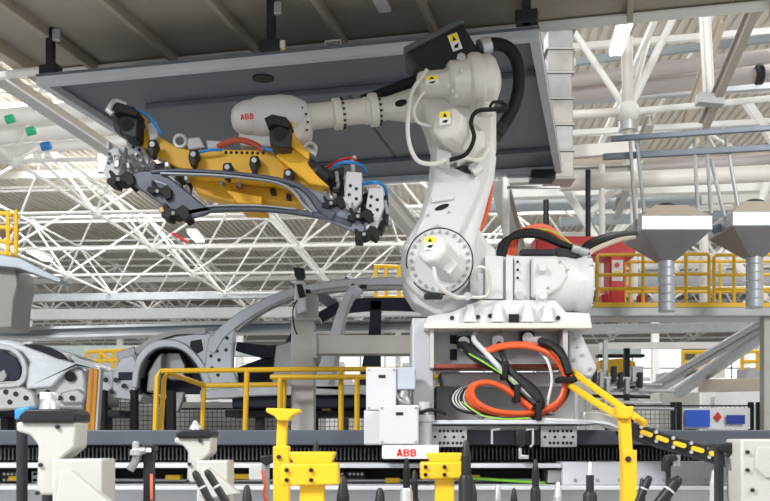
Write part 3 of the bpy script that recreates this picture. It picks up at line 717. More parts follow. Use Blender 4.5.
O('crash_box', MB().poly([(100,372),(116,370),(118,384),(108,392),(96,388)],YC+.3,.2), bodysil, car, .015)
O('lamp_bracket', MB().poly([(116,352),(135,346),(136,356),(118,362)],YC+.25,.5), steel, car, .015)
O('front_rail', MB().poly([(118,372),(140,372),(140,380),(118,380)],YC+.18,.2), bodydk, car, .01)
O('tow_bracket', MB().poly([(168,392),(184,392),(182,402),(178,412),(172,412)],YC-.05,.1), zinc, car, .012)
O('bolt_row', bolts(MB(), [(116,380),(124,386),(132,392),(106,380),(112,392),(176,398)],YC+.15,.03,.01), darkm, car)
O('bonnet_edge', MB().ribbon([(136,352,5),(150,341,5),(176,332,5),(205,331,6)],YC+.02,.2), zinc, car)

c2 = thing('car_shell','pale primed car body tail between the left edge and amber post','car body',W(55,410,YC+.8))
O('roof_panel', MB().poly([(-60,352),(-20,341),(5,339.5),(24,343),(22,350),(-60,362)],YC+.05,1.5), bodywht, c2, .05)
O('quarter_panel', MB().poly([(-8,341),(12,342),(24,346),(40,352),(58,359),(76,363.5),(97,367),(99,372),(85,368),(76,366),(67,371),(58,380),(51,387.5),(26,389),(26,372),(30,362),(22,352),(6,347)],YC,.16), bodywht, c2, .03)
O('rear_window', MB().poly([(22,344),(34,344),(50,347),(62,353),(69,360),(57,359),(40,352)],YC+.10,1.4), mat('dark car glass',(0.01,0.012,0.02),.08), c2, .01)
O('boot_lid', MB().poly([(55,352),(70,356),(97,366),(96,374),(76,366)],YC+.3,1.2), bodywht, c2, .03)
O('inner_panel', MB().poly([(54,384),(64,371),(76,366.5),(84,369),(86,390),(84,410),(40,408),(28,395),(28,389)],YC+.1,.2), alu, c2, .03)
O('lamp_opening', MB().cyl(W(70,376.5,YC+.12),W(70,376.5,YC+.04),.06,seg=20), blackp, c2)
O('rear_panel', MB().poly([(80,369),(98,372),(96,405),(84,405)],YC+.4,1.0), steel, c2, .03)
O('bumper_mount', MB().poly([(60,392),(78,388),(86,394),(84,404),(60,404)],YC+.02,.15), alu, c2, .03)
O('side_opening', MB().poly([(-30,352),(4,351),(16,358),(21,368),(20,378),(14,381),(-30,382)],YC-.02,.05), bodydk, c2, .01)
O('door_frame', MB().ribbon([(-30,348,4),(4,347,5),(18,354,5),(24,366,5),(22,380,6),(10,385,5),(-30,386,5)],YC-.04,.12), alu, c2, .01, 50)
O('lower_sheet', MB().poly([(-20,386),(20,384),(34,392),(38,408),(-20,412)],YC,.2), alu, c2, .03)
O('lock_bracket', MB().poly([(-3,374),(4,369),(7,376),(3,382),(-3,382)],YC-.06,.05), zinc, c2, .01)
O('bolt_row', bolts(MB(), [(6,392),(16,394),(26,398),(40,396),(50,400),(60,398),(72,398),(48,392),(10,402)],YC,.03,.012), darkm, c2)
O('underbody', MB().rect(-30,404,84,414,YC+.2,1.2), bodydk, c2, .03)
# skids carrying the bodies
for l,x0,x1 in (('dark transport skid under the bare grey car body',225,560),('dark transport skid under the pale primed car body',-30,120)):
    t = thing('transport_skid',l,'skid',W((x0+x1)/2,432,YC+.6))
    O('skid_beam', MB().rect(x0,410,x1,417,YC+.3,.8), darkm, t, .01, 0)
    for x in (x0+30,x0+70,x1-20): O('leg', MB().rect(x,417,x+8,432.5,YC+.4,.2), darkm, t, .008, 0)
    for x in (x0+45,x0+95): O('clamp', MB().poly([(x,404),(x+10,406),(x+12,411),(x+2,411)],YC+.2,.2), mat('skid brass',(0.35,.25,.12),.4,.5), t, .01)

# overhead conveyor rail behind the cars
cr = thing('conveyor_rail','long grey conveyor rail crossing behind the car bodies','rail',W(150,336,13.0))
O('rail_web', MB().poly([(-60,331),(250,323),(415,321),(415,328),(250,331),(-60,339)],13.0,.16), railgrey, cr, .01, 0)
O('top_flange', MB().poly([(-60,329),(250,321),(415,319),(415,321.5),(250,324),(-60,332)],12.9,.36), alu, cr, .004, 0)
O('bottom_flange', MB().poly([(-60,338),(250,330),(415,327),(415,329.5),(250,332.5),(-60,341)],12.9,.36), alu, cr, .004, 0)

# ------------------------------------------------------------------ gripper tool
YG = 7.55
g = thing('gripper_frame','yellow gripper frame with black clamps bolted to the robot wrist','gripper',W(250,200,YG))
O('left_arm', MB().poly([(119,133),(135,137),(137,112),(141,110),(144,128),(160,137),(178,147),(199,152),(205,160),(200,172),(184,170),(168,163),(150,150),(134,142)],YG,.22), gyellow, g, .012)
O('main_beam', MB().poly([(192,151),(204,149),(262,150),(292,160),(320,175),(322,188),(300,184),(268,180),(232,176),(190,172)],YG-.05,.24), gyellow, g, .012)
O('lower_beam', MB().poly([(184,172),(216,177),(248,186),(262,180),(320,188),(316,198),(298,204),(258,200),(230,202),(196,192)],YG+.22,.22), gyellow, g, .012)
O('cross_member', MB().poly([(226,190),(262,196),(262,204),(238,203)],YG+.1,.5), gyellow, g, .01)
O('right_arm', MB().poly([(281,150),(288,138),(292,130),(298,140),(309,152),(308,164),(318,176),(330,187),(310,184),(292,170),(276,156)],YG-.16,.2), gyellow, g, .012)
O('arm_plate', MB().poly([(289,122),(293,121),(294,140),(300,148),(309,152),(309,160),(290,146)],YG-.2,.06), gyellow, g, .008)
O('hole_row', bolts(MB(), [(226+q*5.3,150.5+2+q*.1) for q in range(8)], YG-.05,.013,.002), black, g)
for (x,y) in ((209,181),(225,157),(242,188)): pass
def bracket(name, pts, Y, d, m=blackp): return O(name, MB().poly(pts, Y, d), m, g, .012)
b1 = bracket('clamp_head', [(121,112),(136,111),(138,116),(137,138),(130,137),(121,134),(119,120)], YG-.2,.25)
O('slide_plate', MB().poly([(110,106),(118,102),(134,107),(139,112),(136,116),(122,112),(112,112)],YG-.26,.2), black, b1, .006)
O('side_plate', MB().poly([(112,114),(120,116),(121,134),(114,130)],YG-.15,.15), darkm, b1, .006)
O('nozzle', MB().tube([W(108,112,YG-.27),W(111,105,YG-.27),W(116,101,YG-.24),W(126,105,YG-.2)],.02), alu, b1)
O('bore', MB().cyl(W(128,125,YG-.2),W(128,125,YG-.215),.045,seg=18), black, b1)
O('bore_ring', MB().cyl(W(128,125,YG-.195),W(128,125,YG-.208),.06,seg=18), darkm, b1)
O('nozzle_tip', MB().cyl(W(107,109,YG-.27),W(113,114,YG-.27),.022,seg=12), alu, b1)
b2 = bracket('clamp_head', [(272,124),(288,123),(291,128),(290,147),(280,148),(270,145),(269,132)], YG-.32,.24)
O('bore', MB().cyl(W(280,135,YG-.32),W(280,135,YG-.335),.045,seg=18), black, b2)
O('bore_ring', MB().cyl(W(280,135,YG-.315),W(280,135,YG-.328),.06,seg=18), darkm, b2)
O('slide_plate', MB().poly([(264,118),(272,114),(286,117),(292,124),(288,127),(274,124),(268,127)],YG-.38,.2), black, b2, .006)
O('red_hose', MB().tube([W(218,147,7.5),W(228,142,7.48),W(240,140,7.48),W(254,144,7.5),W(264,151,7.5)],.024), mat('hose rust red',(0.42,.07,.03),.4), g)
O('blue_hose', MB().tube([W(136,110,YG-.1),W(148,116,YG-.1),W(156,126,YG-.1),W(162,134,YG-.1)],.014), bluehose, g)
O('blue_hose', MB().tube([W(196,153,YG-.1),W(210,150,YG-.12),W(222,150,YG-.1)],.012), bluehose, g)
O('blue_hose', MB().tube([W(262,148,YG-.1),W(280,152,YG-.14),W(288,152,YG-.1)],.012), bluehose, g)
O('blue_hose', MB().tube([W(334,166,YG-.1),W(346,162,YG-.2),W(360,165,YG-.1),W(366,172,YG)],.014), bluehose, g)
O('blue_hose', MB().tube([W(362,184,YG-.1),W(374,182,YG-.2),W(384,186,YG-.1),W(387,196,YG)],.013), bluehose, g)
O('red_lead', MB().tube([W(326,168,YG),W(340,160,YG-.1),W(351,158,YG-.1),W(358,163,YG)],.008), red, g)
for (x,y) in ((180,141),(310,149)):
    mb = MB(); mb.tube([W(x+6*math.cos(a),y+6*math.sin(a),YG) for a in [q*math.tau/12 for q in range(13)]],.016,smooth=0)
    O('lifting_eye', mb, alu, g)
O('valve_body', MB().poly([(184,138),(200,136),(206,148),(188,150)],YG,.15), zinc, g, .012)
O('valve_plate', MB().poly([(147,124),(156,121),(158,136),(150,142)],YG-.06,.06), boxgrey, g, .006)
O('valve_plate', MB().poly([(206,140),(222,141),(220,149),(208,150)],YG-.02,.12), zinc, g, .006)
O('actuator', MB().cyl(W(318,170,YG-.1),W(330,178,YG-.1),.05,seg=16), darkm, g)
O('actuator', MB().cyl(W(300,156,YG-.12),W(314,166,YG-.12),.035,seg=16), darkm, g)
O('actuator', MB().cyl(W(306,150,YG-.1),W(316,154,YG-.1),.03,seg=16), alu, g)
for x_, y_ in ((218,178),(236,181),(270,188),(286,193),(300,196)):
    O('stop_block', MB().poly([(x_,y_),(x_+5,y_+1),(x_+5,y_+6),(x_,y_+5)],YG+.14,.1), (blackp,darkm,steel)[x_%3], g, .004)
O('shadow_plate', MB().poly([(196,172),(300,184),(316,188),(316,191),(298,188),(196,176)],YG+.1,.12), mat('yellow paint shaded',(0.55,.28,.02),.5), g, .004)  # darker orange plate added as the shade between the two beams
def toggle(x, y, Y):        # small black knuckle with pin on the beam
    t_ = O('toggle_clamp', MB().poly([(x-4,y-7),(x+4,y-8),(x+6,y-1),(x+3,y+3),(x+2,y+10),(x-2,y+10),(x-5,y+1)],Y,.1), blackp, g, .012)
    O('pivot', MB().cyl(W(x,y-3,Y),W(x,y-3,Y-.03),.02,seg=10), alu, t_)
for (x,y) in ((193,157),(254,163),(227,170),(288,176),(152,147)): toggle(x,y,YG-.16)
def clampunit(poly, Y, lab=None):
    u = O('clamp_unit', MB().poly(poly,Y,.16), boxgrey, g, .012)
    cx_ = sum(p[0] for p in poly)/len(poly); cy_ = sum(p[1] for p in poly)/len(poly)
    O('hole_pattern', bolts(MB(), [(cx_-3,cy_-9),(cx_+3,cy_-6),(cx_-4,cy_),(cx_+3,cy_+4),(cx_-2,cy_+9)],Y,.014,.002), darkm, u)
    return u
clampunit([(108,150),(114,147),(124,149),(122,166),(118,178),(106,180),(103,172),(106,162)],YG-.1)
clampunit([(127,138),(142,144),(150,158),(146,172),(130,170),(124,154)],YG+.05)
clampunit([(346,171),(362,172),(362,200),(356,208),(350,212),(344,206)],YG-.15)
clampunit([(369,187),(383,186),(384,206),(378,224),(366,226),(366,206)],YG-.15)
for pts in ([(330,170),(344,166),(344,194),(334,196),(328,186)],[(322,172),(330,168),(332,186),(324,186)],[(361,196),(368,190),(368,216),(360,214)],[(378,205),(388,190),(389,214),(382,232),(374,228)]):
    O('cylinder_block', MB().poly(pts,YG-.02,.2), darkm, g, .012)
mb = MB()
for q in range(16):
    x = random.uniform(324,388); y = 166+ (x-324)*.5 + random.uniform(-6,24); mb.cyl(W(x,y,YG-.05),W(x+random.uniform(-3,3),y+random.uniform(4,9),YG-.1),.016,seg=8)
O('fitting', mb, alu, g)
mb = MB()
for q in range(16):
    x = random.uniform(112,168); y = random.uniform(146,158)+(x-112)*.25; mb.cyl(W(x,y,YG-.08),W(x+random.uniform(-4,4),y+random.uniform(3,8),YG-.12),.016,seg=8)
O('fitting', mb, steel, g)
O('manifold', MB().poly([(150,164),(166,162),(186,176),(184,190),(170,184),(152,174)],YG+.1,.3), darkm, g, .012)
O('manifold', MB().poly([(160,168),(176,172),(180,184),(166,182)],YG+.02,.1), zinc, g, .012)
O('sensor_post', MB().tube([W(353,176,YG),W(353,160,YG),W(356,157,YG)],.02), alu, g)
for jx,jy,jk,ja in ((121,179,1.15,.15),(160,191,1.05,.45),(176,213,1.2,.2),(334,203,1.0,.1),(361,216,1.1,.15),(367,234,1.05,-.1)):
    P = [(-12,-6),(-9,-6),(-7,-3),(-1,-3),(4,-8),(9,-6),(12,1),(8,5),(3,1),(-1,3),(-4,3),(-5,6),(-12,5),(-12,1),(-9,0)]
    O('jaw', MB().poly([(jx+jk*(a*math.cos(ja)-b*math.sin(ja)), jy+jk*(a*math.sin(ja)+b*math.cos(ja))) for a,b in P],YG-.32,.2), black, g, .003)
    O('jaw_pin', MB().cyl(W(jx-3,jy,YG-.32),W(jx-3,jy,YG-.34),.014,seg=10), steel, g)
random.seed(5)
for q in range(46):                                  # valves, switches and fittings bolted round the clamps
    if q % 2: x = random.uniform(106,186); y = 150+(x-106)*.3+random.uniform(-10,14)
    else: x = random.uniform(322,390); y = 172+(x-322)*.55+random.uniform(-10,14)
    w_ = random.uniform(2,5); h_ = random.uniform(2.5,7); dx = random.uniform(-1.5,1.5); y_ = YG-.02-random.uniform(0,.12)
    if q % 5 == 4: O('fitting', MB().cyl(W(x,y,y_),W(x+w_,y+h_*.5,y_-.03),.017,seg=10), (alu,steel,blackp)[q%3], g)
    else: O('switch_block', MB().poly([(x,y),(x+w_,y+dx*.4),(x+w_+dx*.5,y+h_),(x+dx*.5,y+h_)],y_,.09), (darkm,alu,blackp,zinc,steel,boxgrey)[q%6], g, .005)
O('jaw_pad', MB().poly([(158,207),(163,205),(166,213),(160,215)],YG-.3,.14), mat('skid brass',(0.35,.25,.12),.4,.5), g, .01)
O('jaw_base', MB().poly([(143,180),(150,178),(158,196),(148,197)],YG-.22,.1), boxgrey, g, .01)
O('jaw_base', MB().poly([(343,196),(352,200),(350,212),(344,210)],YG-.26,.1), boxgrey, g, .01)
O('jaw_base', MB().poly([(364,222),(378,222),(376,232),(366,230)],YG-.26,.1), boxgrey, g, .01)
# held body panel
hp = thing('car_door_frame','dark steel car door frame panel held under the yellow gripper','car panel',W(245,220,YG-.2))
O('front_blade', MB().poly([(122,177),(140,170),(158,170),(168,176),(186,190),(204,205),(216,209),(204,215),(190,218),(174,214),(156,201),(136,187)],YG-.28,.05), bodymid, hp, .014)
O('upper_rail', MB().ribbon([(150,171,4),(180,170,4),(212,171.5,4),(244,174,4),(272,178,4.5),(296,184,5),(310,194,6),(320,206,8),(334,216,10)],YG-.30,.07), bodymid, hp, .01, 60)
O('rail_lip', MB().ribbon([(160,173,1.5),(212,174.5,1.5),(250,178,1.5),(276,182,1.5),(292,190,2),(303,204,2),(312,212,2)],YG-.315,.05), lipm, hp)
O('lower_rail', MB().ribbon([(186,213,7),(206,209,6),(232,207.5,5),(262,208,5),(296,211,5),(330,217,6),(352,224,7)],YG-.28,.07), bodymid, hp, .01, 60)
O('rail_lip', MB().ribbon([(206,206,1.3),(232,205,1.3),(262,205.5,1.3),(296,209,1.3)],YG-.3,.03), lipm, hp)
O('rear_corner', MB().poly([(290,184),(304,186),(322,192),(338,202),(352,212),(366,226),(364,234),(350,230),(332,222),(318,218),(308,208),(300,196)],YG-.27,.06), mat('panel light edge',(0.22,.24,.28),.3,.4), hp, .015)
O('corner_groove', MB().ribbon([(298,186,1.4),(308,196,1.4),(316,208,1.4),(322,214,1.4)],YG-.285,.02), darkm, hp)
O('slot', MB().poly([(155,180),(166,184),(167,185.5),(156,182)],YG-.29,.01), lipm, hp, 0, 0)
# ------------------------------------------------------------------ upper walkway at the right
YW = 12.2
wk = thing('walkway','raised walkway with yellow toe board at the right behind the robot','walkway',W(690,318,YW+.5))
O('edge_beam', MB().rect(585,307,860,316,YW,.2), zinc, wk, .01, 0)
O('toe_board', MB().rect(594,302.5,860,307,YW,.04), yellow, wk, 0, 0)
O('deck_plate', MB().rect(585,306,860,308,YW+.05,1.5), galv, wk, 0, 0)
O('back_beam', MB().rect(585,307,860,316,YW+1.5,.2), zinc, wk, .01, 0)
for x in (764,): O('support_post', down(MB(),x,x+7,YW+.1,.15,316), colgrey, wk, .01, 0)
for (nm,lb,xs,Y) in (('guard_rail','yellow guard rail on the walkway edge left of the hopper gap',[597,643,686,709],YW+.05),('guard_rail','yellow guard rail on the walkway edge under the right hopper',[714,734,762,800,850],YW+.05)):
    rail(nm,lb,[[(xs[0],304,Y),(xs[0],257,Y),(xs[0]+2,255,Y),(xs[-1]-2,254,Y),(xs[-1],256,Y),(xs[-1],304,Y)],[(xs[0],275,Y),(xs[-1],274,Y)],[(xs[0],289,Y),(xs[-1],288,Y)]],[((x,255,Y),(x,304,Y)) for x in xs[1:-1]],W((xs[0]+xs[-1])/2,304,Y),.022)
rail('guard_rail','yellow guard rail on the rear edge of the raised walkway',[[(600,262,14),(850,261,14)],[(600,292,14),(850,291,14)]],[((x,262,14),(x,303,14)) for x in (625,630,668,720,752,790)],W(700,303,14),.022)
# red unit
ru = thing('red_cabinet','red steel unit with a white notice behind the robot hoses','cabinet',W(600,303,13.6))
O('upper_body', MB().rect(536,236,636,256,13.3,.5), red, ru, .02, 0)
O('column', MB().rect(610,254,625,304,13.2,.4), red, ru, .02, 0)
O('side_leg', MB().rect(540,256,548,304,13.4,.4), red, ru, .02, 0)
n = O('notice', MB().rect(612,260,623,281,13.19,.01), wht, ru, 0, 0)
O('notice_symbol', MB().rect(614.5,271,620.5,277,13.185,.006), stkyel, n, 0, 0)
O('notice_symbol', bolts(MB(), [(617,265)],13.185,.035,.006), red, n)
for i,(x,l) in enumerate(((602,'small red box low on the walkway beside the first yellow post'),(640,'small red box low on the walkway right of the red column'))):
    tag(O('red_box', MB().rect(x,294,x+7,303,13,.2), red, bevel=.01), l, 'box')
# hoppers
def hopper(x, y, Y, lab, lab2):
    h = thing('hopper', lab, 'hopper', W(x,y+45,Y+.45), 'steel hoppers hanging at the right')
    k = Y/F; hw = 36*k; b = W(x,y,Y); c = Vector((b.x, Y+hw, b.z))
    zt_ = 15*k; zc_ = 40*k
    cx, cy, cz = c
    O('collar', MB().box((cx,cy,cz-zt_/2),(2*hw,2*hw,zt_)), galv, h, .012, 0)
    mb = MB(); bm = mb.bm; r0 = hw*.97; r1 = 8*k
    t4 = [bm.verts.new((cx+sx*r0,cy+sy*r0,cz-zt_)) for sx,sy in ((-1,-1),(1,-1),(1,1),(-1,1))]
    b4 = [bm.verts.new((cx+sx*r1,cy+sy*r1,cz-zc_)) for sx,sy in ((-1,-1),(1,-1),(1,1),(-1,1))]
    for q in range(4): bm.faces.new((t4[q],t4[(q+1)%4],b4[(q+1)%4],b4[q]))
    bm.faces.new(t4[::-1]); bm.faces.new(b4)
    O('cone', mb, hopdk, h, .008, 0)
    mb = MB(); bm = mb.bm
    t4 = [bm.verts.new((cx+sx*r0,cy+sy*r0,cz)) for sx,sy in ((-1,-1),(1,-1),(1,1),(-1,1))]
    b4 = [bm.verts.new((cx+sx*hw*.45,cy+sy*hw*.45,cz+15*k)) for sx,sy in ((-1,-1),(1,-1),(1,1),(-1,1))]
    for q in range(4): bm.faces.new((t4[q],t4[(q+1)%4],b4[(q+1)%4],b4[q]))
    bm.faces.new(t4[::-1]); bm.faces.new(b4)
    O('top_cover', mb, tan, h, .01, 0)
    O('inlet_ring', MB().lathe((cx,cy,cz+15*k),(0,0,1),[(0,.12),(.03,.12),(.05,.09)],20), darkm, h)
    prof = []; z = 0
    while z < .62: prof += [(z,.093),(z+.008,.098),(z+.016,.093)]; z += .1
    O('down_pipe', MB().lathe((cx,cy,cz-zc_+.03),(0,0,-1),prof,20), galv, h)
    return h
hopper(677,215,10.8,'left of the two steel hoppers hanging above the yellow walkway rail','')
hopper(768,211,10.8,'right steel hopper cut by the picture edge above the walkway','')
hr = [((630,136),(636,233)),((637,140),(644,213)),((694,140),(698,214)),((706,132),(711,214)),((711,160),(727,228)),((724,128),(739,212))]
hl = ['leftmost thin hanger rod beside the left hopper','hanger rod at the left collar corner of the left hopper','hanger rod above the middle of the left hopper','hanger rod at the right collar corner of the left hopper','slanted hanger rod between the two hoppers','slanted hanger rod meeting the right hopper collar']
for (a,b),l in zip(hr,hl):
    t = O('hanger_rod', MB().cyl(W(*a,11.2),W(*b,11.0),.022,seg=8), alu); tag(t,l,'rod','hanger rods of the hoppers')
tag(O('overflow_pipe', MB().tube([W(713,230,11.2),W(728,226,11.2),W(745,226,11.2)],.05,10), blueg), 'short bluish pipe joining the two hoppers', 'pipe')

# ------------------------------------------------------------------ ducts, beams and the big roof node at the right
dc = thing('air_duct','square aluminium air duct rising beside the right edge of the tray','duct',W(561,190,13.5))
for i,(y0,y1,dx) in enumerate(((-30,28,2),(28,48,0),(48,72,0),(72,98,-1),(98,124,0),(124,150,0),(150,178,1))):
    O('duct_section', MB().rect(548+dx,y0+.6,573+dx,y1-.6,13.2,.36), mat('duct sheet plain',(0.33,.33,.33),.4,.3,var=.2) if i%2 else mat('duct sheet worn',(0.36,.34,.32),.4,.3,var=.25), dc, .01, 0)
    O('flange', MB().rect(546+dx,y1-.6,575+dx,y1+.6,13.16,.44), colgrey, dc, 0, 0)
def beam(name,label,a,b,w,h,m,cat='beam',I=False,grp=None):
    a=Vector(a); b=Vector(b); d=b-a; L=d.length
    q = d.to_track_quat('X','Z').to_matrix().to_4x4(); M0 = Matrix.Translation((a+b)/2)@q
    def bx(mb, off, size):
        bmesh.ops.create_cube(mb.bm, size=1, matrix=M0@Matrix.Translation(off)@Matrix.Diagonal((*size,1))); return mb
    mb = MB()
    if I:
        bx(mb,(0,0,0),(L,w*.15,h*.9)); bx(mb,(0,0,h/2),(L,w,h*.12)); bx(mb,(0,0,-h/2),(L,w,h*.12))
    else: bx(mb,(0,0,0),(L,w,h))
    return tag(O(name,mb,m,bevel=.006,smooth=0),label,cat,grp)
def pipe(name,label,a,b,r,m,cat='pipe'):
    return tag(O(name,MB().cyl(a,b,r,seg=14),m),label,cat)
nd = sroot('roof_node', W(628,112,16))
Yn = 16
O('node_ball', MB().ball(W(628,112,Yn),.19,seg=20), framew, nd)
for (x,y,Y,r) in ((575,33,16.5,.055),(627,38,16,.095),(676,12,16.5,.065),(648,40,18,.05),(545,116,15.8,.075),(775,98,17,.055),(628,190,16,.08),(584,150,15,.05),(600,70,20,.05)):
    if (x,y)==(584,150): continue
    O('strut', MB().cyl(W(628,112,Yn),W(x,y,Y),r,seg=14), cream if r>.07 else framew, nd)
O('end_fitting', MB().cyl(W(628,122,Yn),W(628,131,Yn),.16,seg=16), alu, nd)
beam('roof_beam','wide tan roof edge beam along the top right of the deck',W(545,24,11.6),W(780,-2,11.0),.2,.10,tan)
beam('hanging_beam','dark tan steel beam sloping down from the top right corner',W(761,-8,13),W(703,128,15.5),.12,.2,mat('brown grey paint',(0.36,.33,.29),.5),I=True)
beam('hanging_beam','tan sloping beam behind the white vertical post at top right',W(722,20,18),W(682,132,20),.12,.2,tan,I=True)
beam('hanging_beam','grey sloping beam running down below the white roof node',W(650,120,15),W(616,215,17.5),.12,.18,colgrey,I=True)
beam('vertical_post','pale vertical post hanging at the top right',W(704,0,15),W(709,96,15),.13,.13,framew,I=True,cat='post')
beam('splice_plate','grey splice plate where the dark sloping beam meets the pale post',W(697,99,14.8),W(723,101,14.8),.2,.16,zinc,cat='plate')
beam('crane_beam','upper bluish grey beam crossing above the hoppers',W(611,139,11.2),W(800,126,11.0),.06,.06,blueg)
beam('crane_beam','lower dark bluish beam crossing above the hoppers',W(603,157,11.3),W(800,146,11.0),.06,.07,blueg)
beam('crane_beam','cream beam crossing from the tray corner toward the white roof node',W(551,154,13.6),W(632,148,14),.15,.17,cream)
beam('roof_duct_rail','thin dark grey rail below the big pipes at top right',W(575,62,19),W(775,38,19),.12,.14,railgrey)
pipe('roof_pipe','upper large pinkish grey pipe under the roof at top right',W(555,82,21),W(800,52,21),.15,ductm)
pipe('roof_pipe','lower large pinkish grey pipe under the roof at top right',W(555,96,21.5),W(800,70,21.5),.19,ductm)
tag(O('pipe_clamp',MB().lathe(W(757,75,21.3),(1,0,.1),[(0,.22),(.1,.22)],24),darkm),'dark clamp round the large pinkish pipe near the right edge','clamp')
pipe('roof_pipe','pale pipe crossing behind the tops of the hoppers',W(560,183,15),W(800,172,15),.13,cream)
pipe('roof_pipe','second pale pipe crossing just above the hoppers',W(575,172,18),W(800,158,18),.12,ductm)
for i,(a,b,w_,m_,l) in enumerate((((500,178,15.5),(640,172,15.5),.2,colgrey,'grey beam crossing right of the robot lower arm'),((505,192,17),(800,184,17),.25,framew,'wide pale beam crossing below the right corner of the tray'),((480,207,18),(700,200,18),.2,railgrey,'grey beam crossing behind the robot hoses'),((560,205,19),(800,196,19),.2,cream,'cream beam crossing behind both hoppers'),((380,190,15),(430,250,16),.2,colgrey,'grey sloping beam left of the robot lower arm'),((498,176,14),(520,262,15),.22,colgrey,'grey upright beam just right of the robot lower arm'))):
    beam('cross_beam',l,W(*a),W(*b),w_,w_,m_,I=(i in (0,4,5)))
for i,(x,y0,y1,Y,r,l) in enumerate(((602,165,300,15,.05,'white upright post right of the red cabinet top'),(588,170,250,14.6,.04,'thin dark upright post above the robot supply hose'),(634,150,300,15.4,.06,'white upright post left of the left hopper'),(546,200,255,14.8,.045,'thin upright post behind the orange robot hoses'),(704,225,302,14.6,.07,'white upright post between the two hoppers'),(506,150,262,13.8,.05,'white upright pipe right of the robot lower arm'))):
    pipe('upright_post',l,W(x,y0,Y),W(x,y1,Y),r,(framew,darkm,framew,darkm,framew,framew)[i],'post')
for i,(a,b,l) in enumerate((((590,215),(640,160),'white brace leaning right above the robot supply hose'),((560,180),(600,245),'white brace leaning left above the robot supply hose'),((655,300),(690,240),'white brace behind the walkway under the left hopper'),((725,250),(765,300),'white brace behind the walkway under the right hopper'),((745,240),(775,165),'white brace rising at the right edge behind the hopper'))):
    pipe('brace',l,W(*a,16.5),W(*b,16.5),.07,framew,'brace')
for i,(a,b,w_,m_,l) in enumerate((((560,48,22),(790,30,22),.14,framew,'thin white beam above the large pinkish pipes at top right'),((572,100,24),(790,84,24),.2,galv,'grey beam just under the large pinkish pipes at top right'),((560,134,18),(790,120,18),.1,framew,'thin white beam through the centre of the right roof trusses'),((560,165,20),(790,155,20),.2,tan,'tan beam behind the lower bluish crane beam'),((560,222,21),(790,212,21),.18,railgrey,'grey beam behind the collars of the two hoppers'),((560,238,17),(660,236,17),.16,colgrey,'grey beam just above the red cabinet'),((590,240,22),(790,232,22),.3,framew,'pale thick beam behind the hopper cones'),((640,262,20),(790,258,20),.25,framew,'white beam seen through the top of the walkway rail'),((600,280,22),(790,277,22),.3,galv,'grey beam seen through the middle of the walkway rail'),((655,20,17),(598,150,20),.1,framew,'thin white sloping strut left of the white roof node'),((745,100,18),(800,180,18),.14,framew,'white sloping strut at the right edge below the dark beam'),((700,130,20),(740,210,20),.14,tan,'tan sloping strut behind the hopper rods'))):
    beam('roof_member',l,W(*a),W(*b),w_,w_,m_)
sa = thing('cable_ladder','pale cable ladder below the tray right of the robot elbow','cable ladder',W(530,186,12.8))
O('side_channel', MB().rect(507,175,556,177,12.8,.06), alu, sa, 0,0); O('side_channel', MB().rect(507,186,560,188,12.8,.06), alu, sa,0,0)
O('junction', MB().rect(532,169,556,178,12.7,.3), darkm, sa, .01, 0)
# ceiling lamps
def lamp(x,y,w_,Y,l,tilt=0,grp='strip lamps under the roof'):
    t = thing('ceiling_lamp', l, 'lamp', W(x,y,Y), grp)
    c = W(x,y,Y)
    O('housing', MB().box(c+Vector((0,0,.08)),(w_,1.5,.1),rz=tilt), framew, t, .01, 0)
    O('diffuser', MB().box(c,(w_*.85,1.42,.05),rz=tilt), lampm, t, 0, 0)
lamp(622,36,.22,15,'bright strip lamp above the white roof node at top right',-.1)
for (x,y,Y,l) in ((40,256,30,'strip lamp under the trusses above the left end of the conveyor rail'),(196,237,33,'strip lamp under the trusses left of the gripper jaw')):
    lamp(x,y,.35,Y,l)
for i,(x,y,w_,m_,l) in enumerate(((10,119,8,teal,'green painted patch on a roof pipe at the far left'),(31,131,8,teal,'small green painted sleeve on a roof pipe'),(46,146,9,bluehose,'small blue sleeve on a roof pipe at the left'))):
    pipe('pipe_sleeve',l,W(x-w_/2,y+1,22.7),W(x+w_/2,y-1,22.7),.1,m_,'sleeve')
for i,(y0,y1,r,l) in enumerate(((118,104,.30,'upper pale roof pipe at the left under the sloping rail'),(134,122,.36,'lower pale roof pipe at the left under the sloping rail'),(150,140,.2,'thin pale roof pipe at the left above the trusses'))):
    pipe('roof_pipe',l,W(-40,y0+4,23+i*.6),W(165,y1-3,24+i*.6),r*.7,framew)
for i in range(4):
    tag(O('red_marker', MB().box(W(174+i*4,234+i*2.4,33),(.14,.1,.07)), red), 'red marker plate hanging in a row among the trusses','marker','red marker plates in a row')

# ------------------------------------------------------------------ middle distance and far clutter
tag(O('work_platform', MB().box((0,11.7,.90),(22,4.8,1.76)), floorm, smooth=0),'low grey platform behind the track carrying the guard rails and car bodies','platform')
def slab(name,label,cat,x0,y0,x1,y1,Y,d,m,bev=.02): return tag(O(name,MB().rect(x0,y0,x1,y1,Y,d),m,bevel=bev,smooth=0),label,cat)
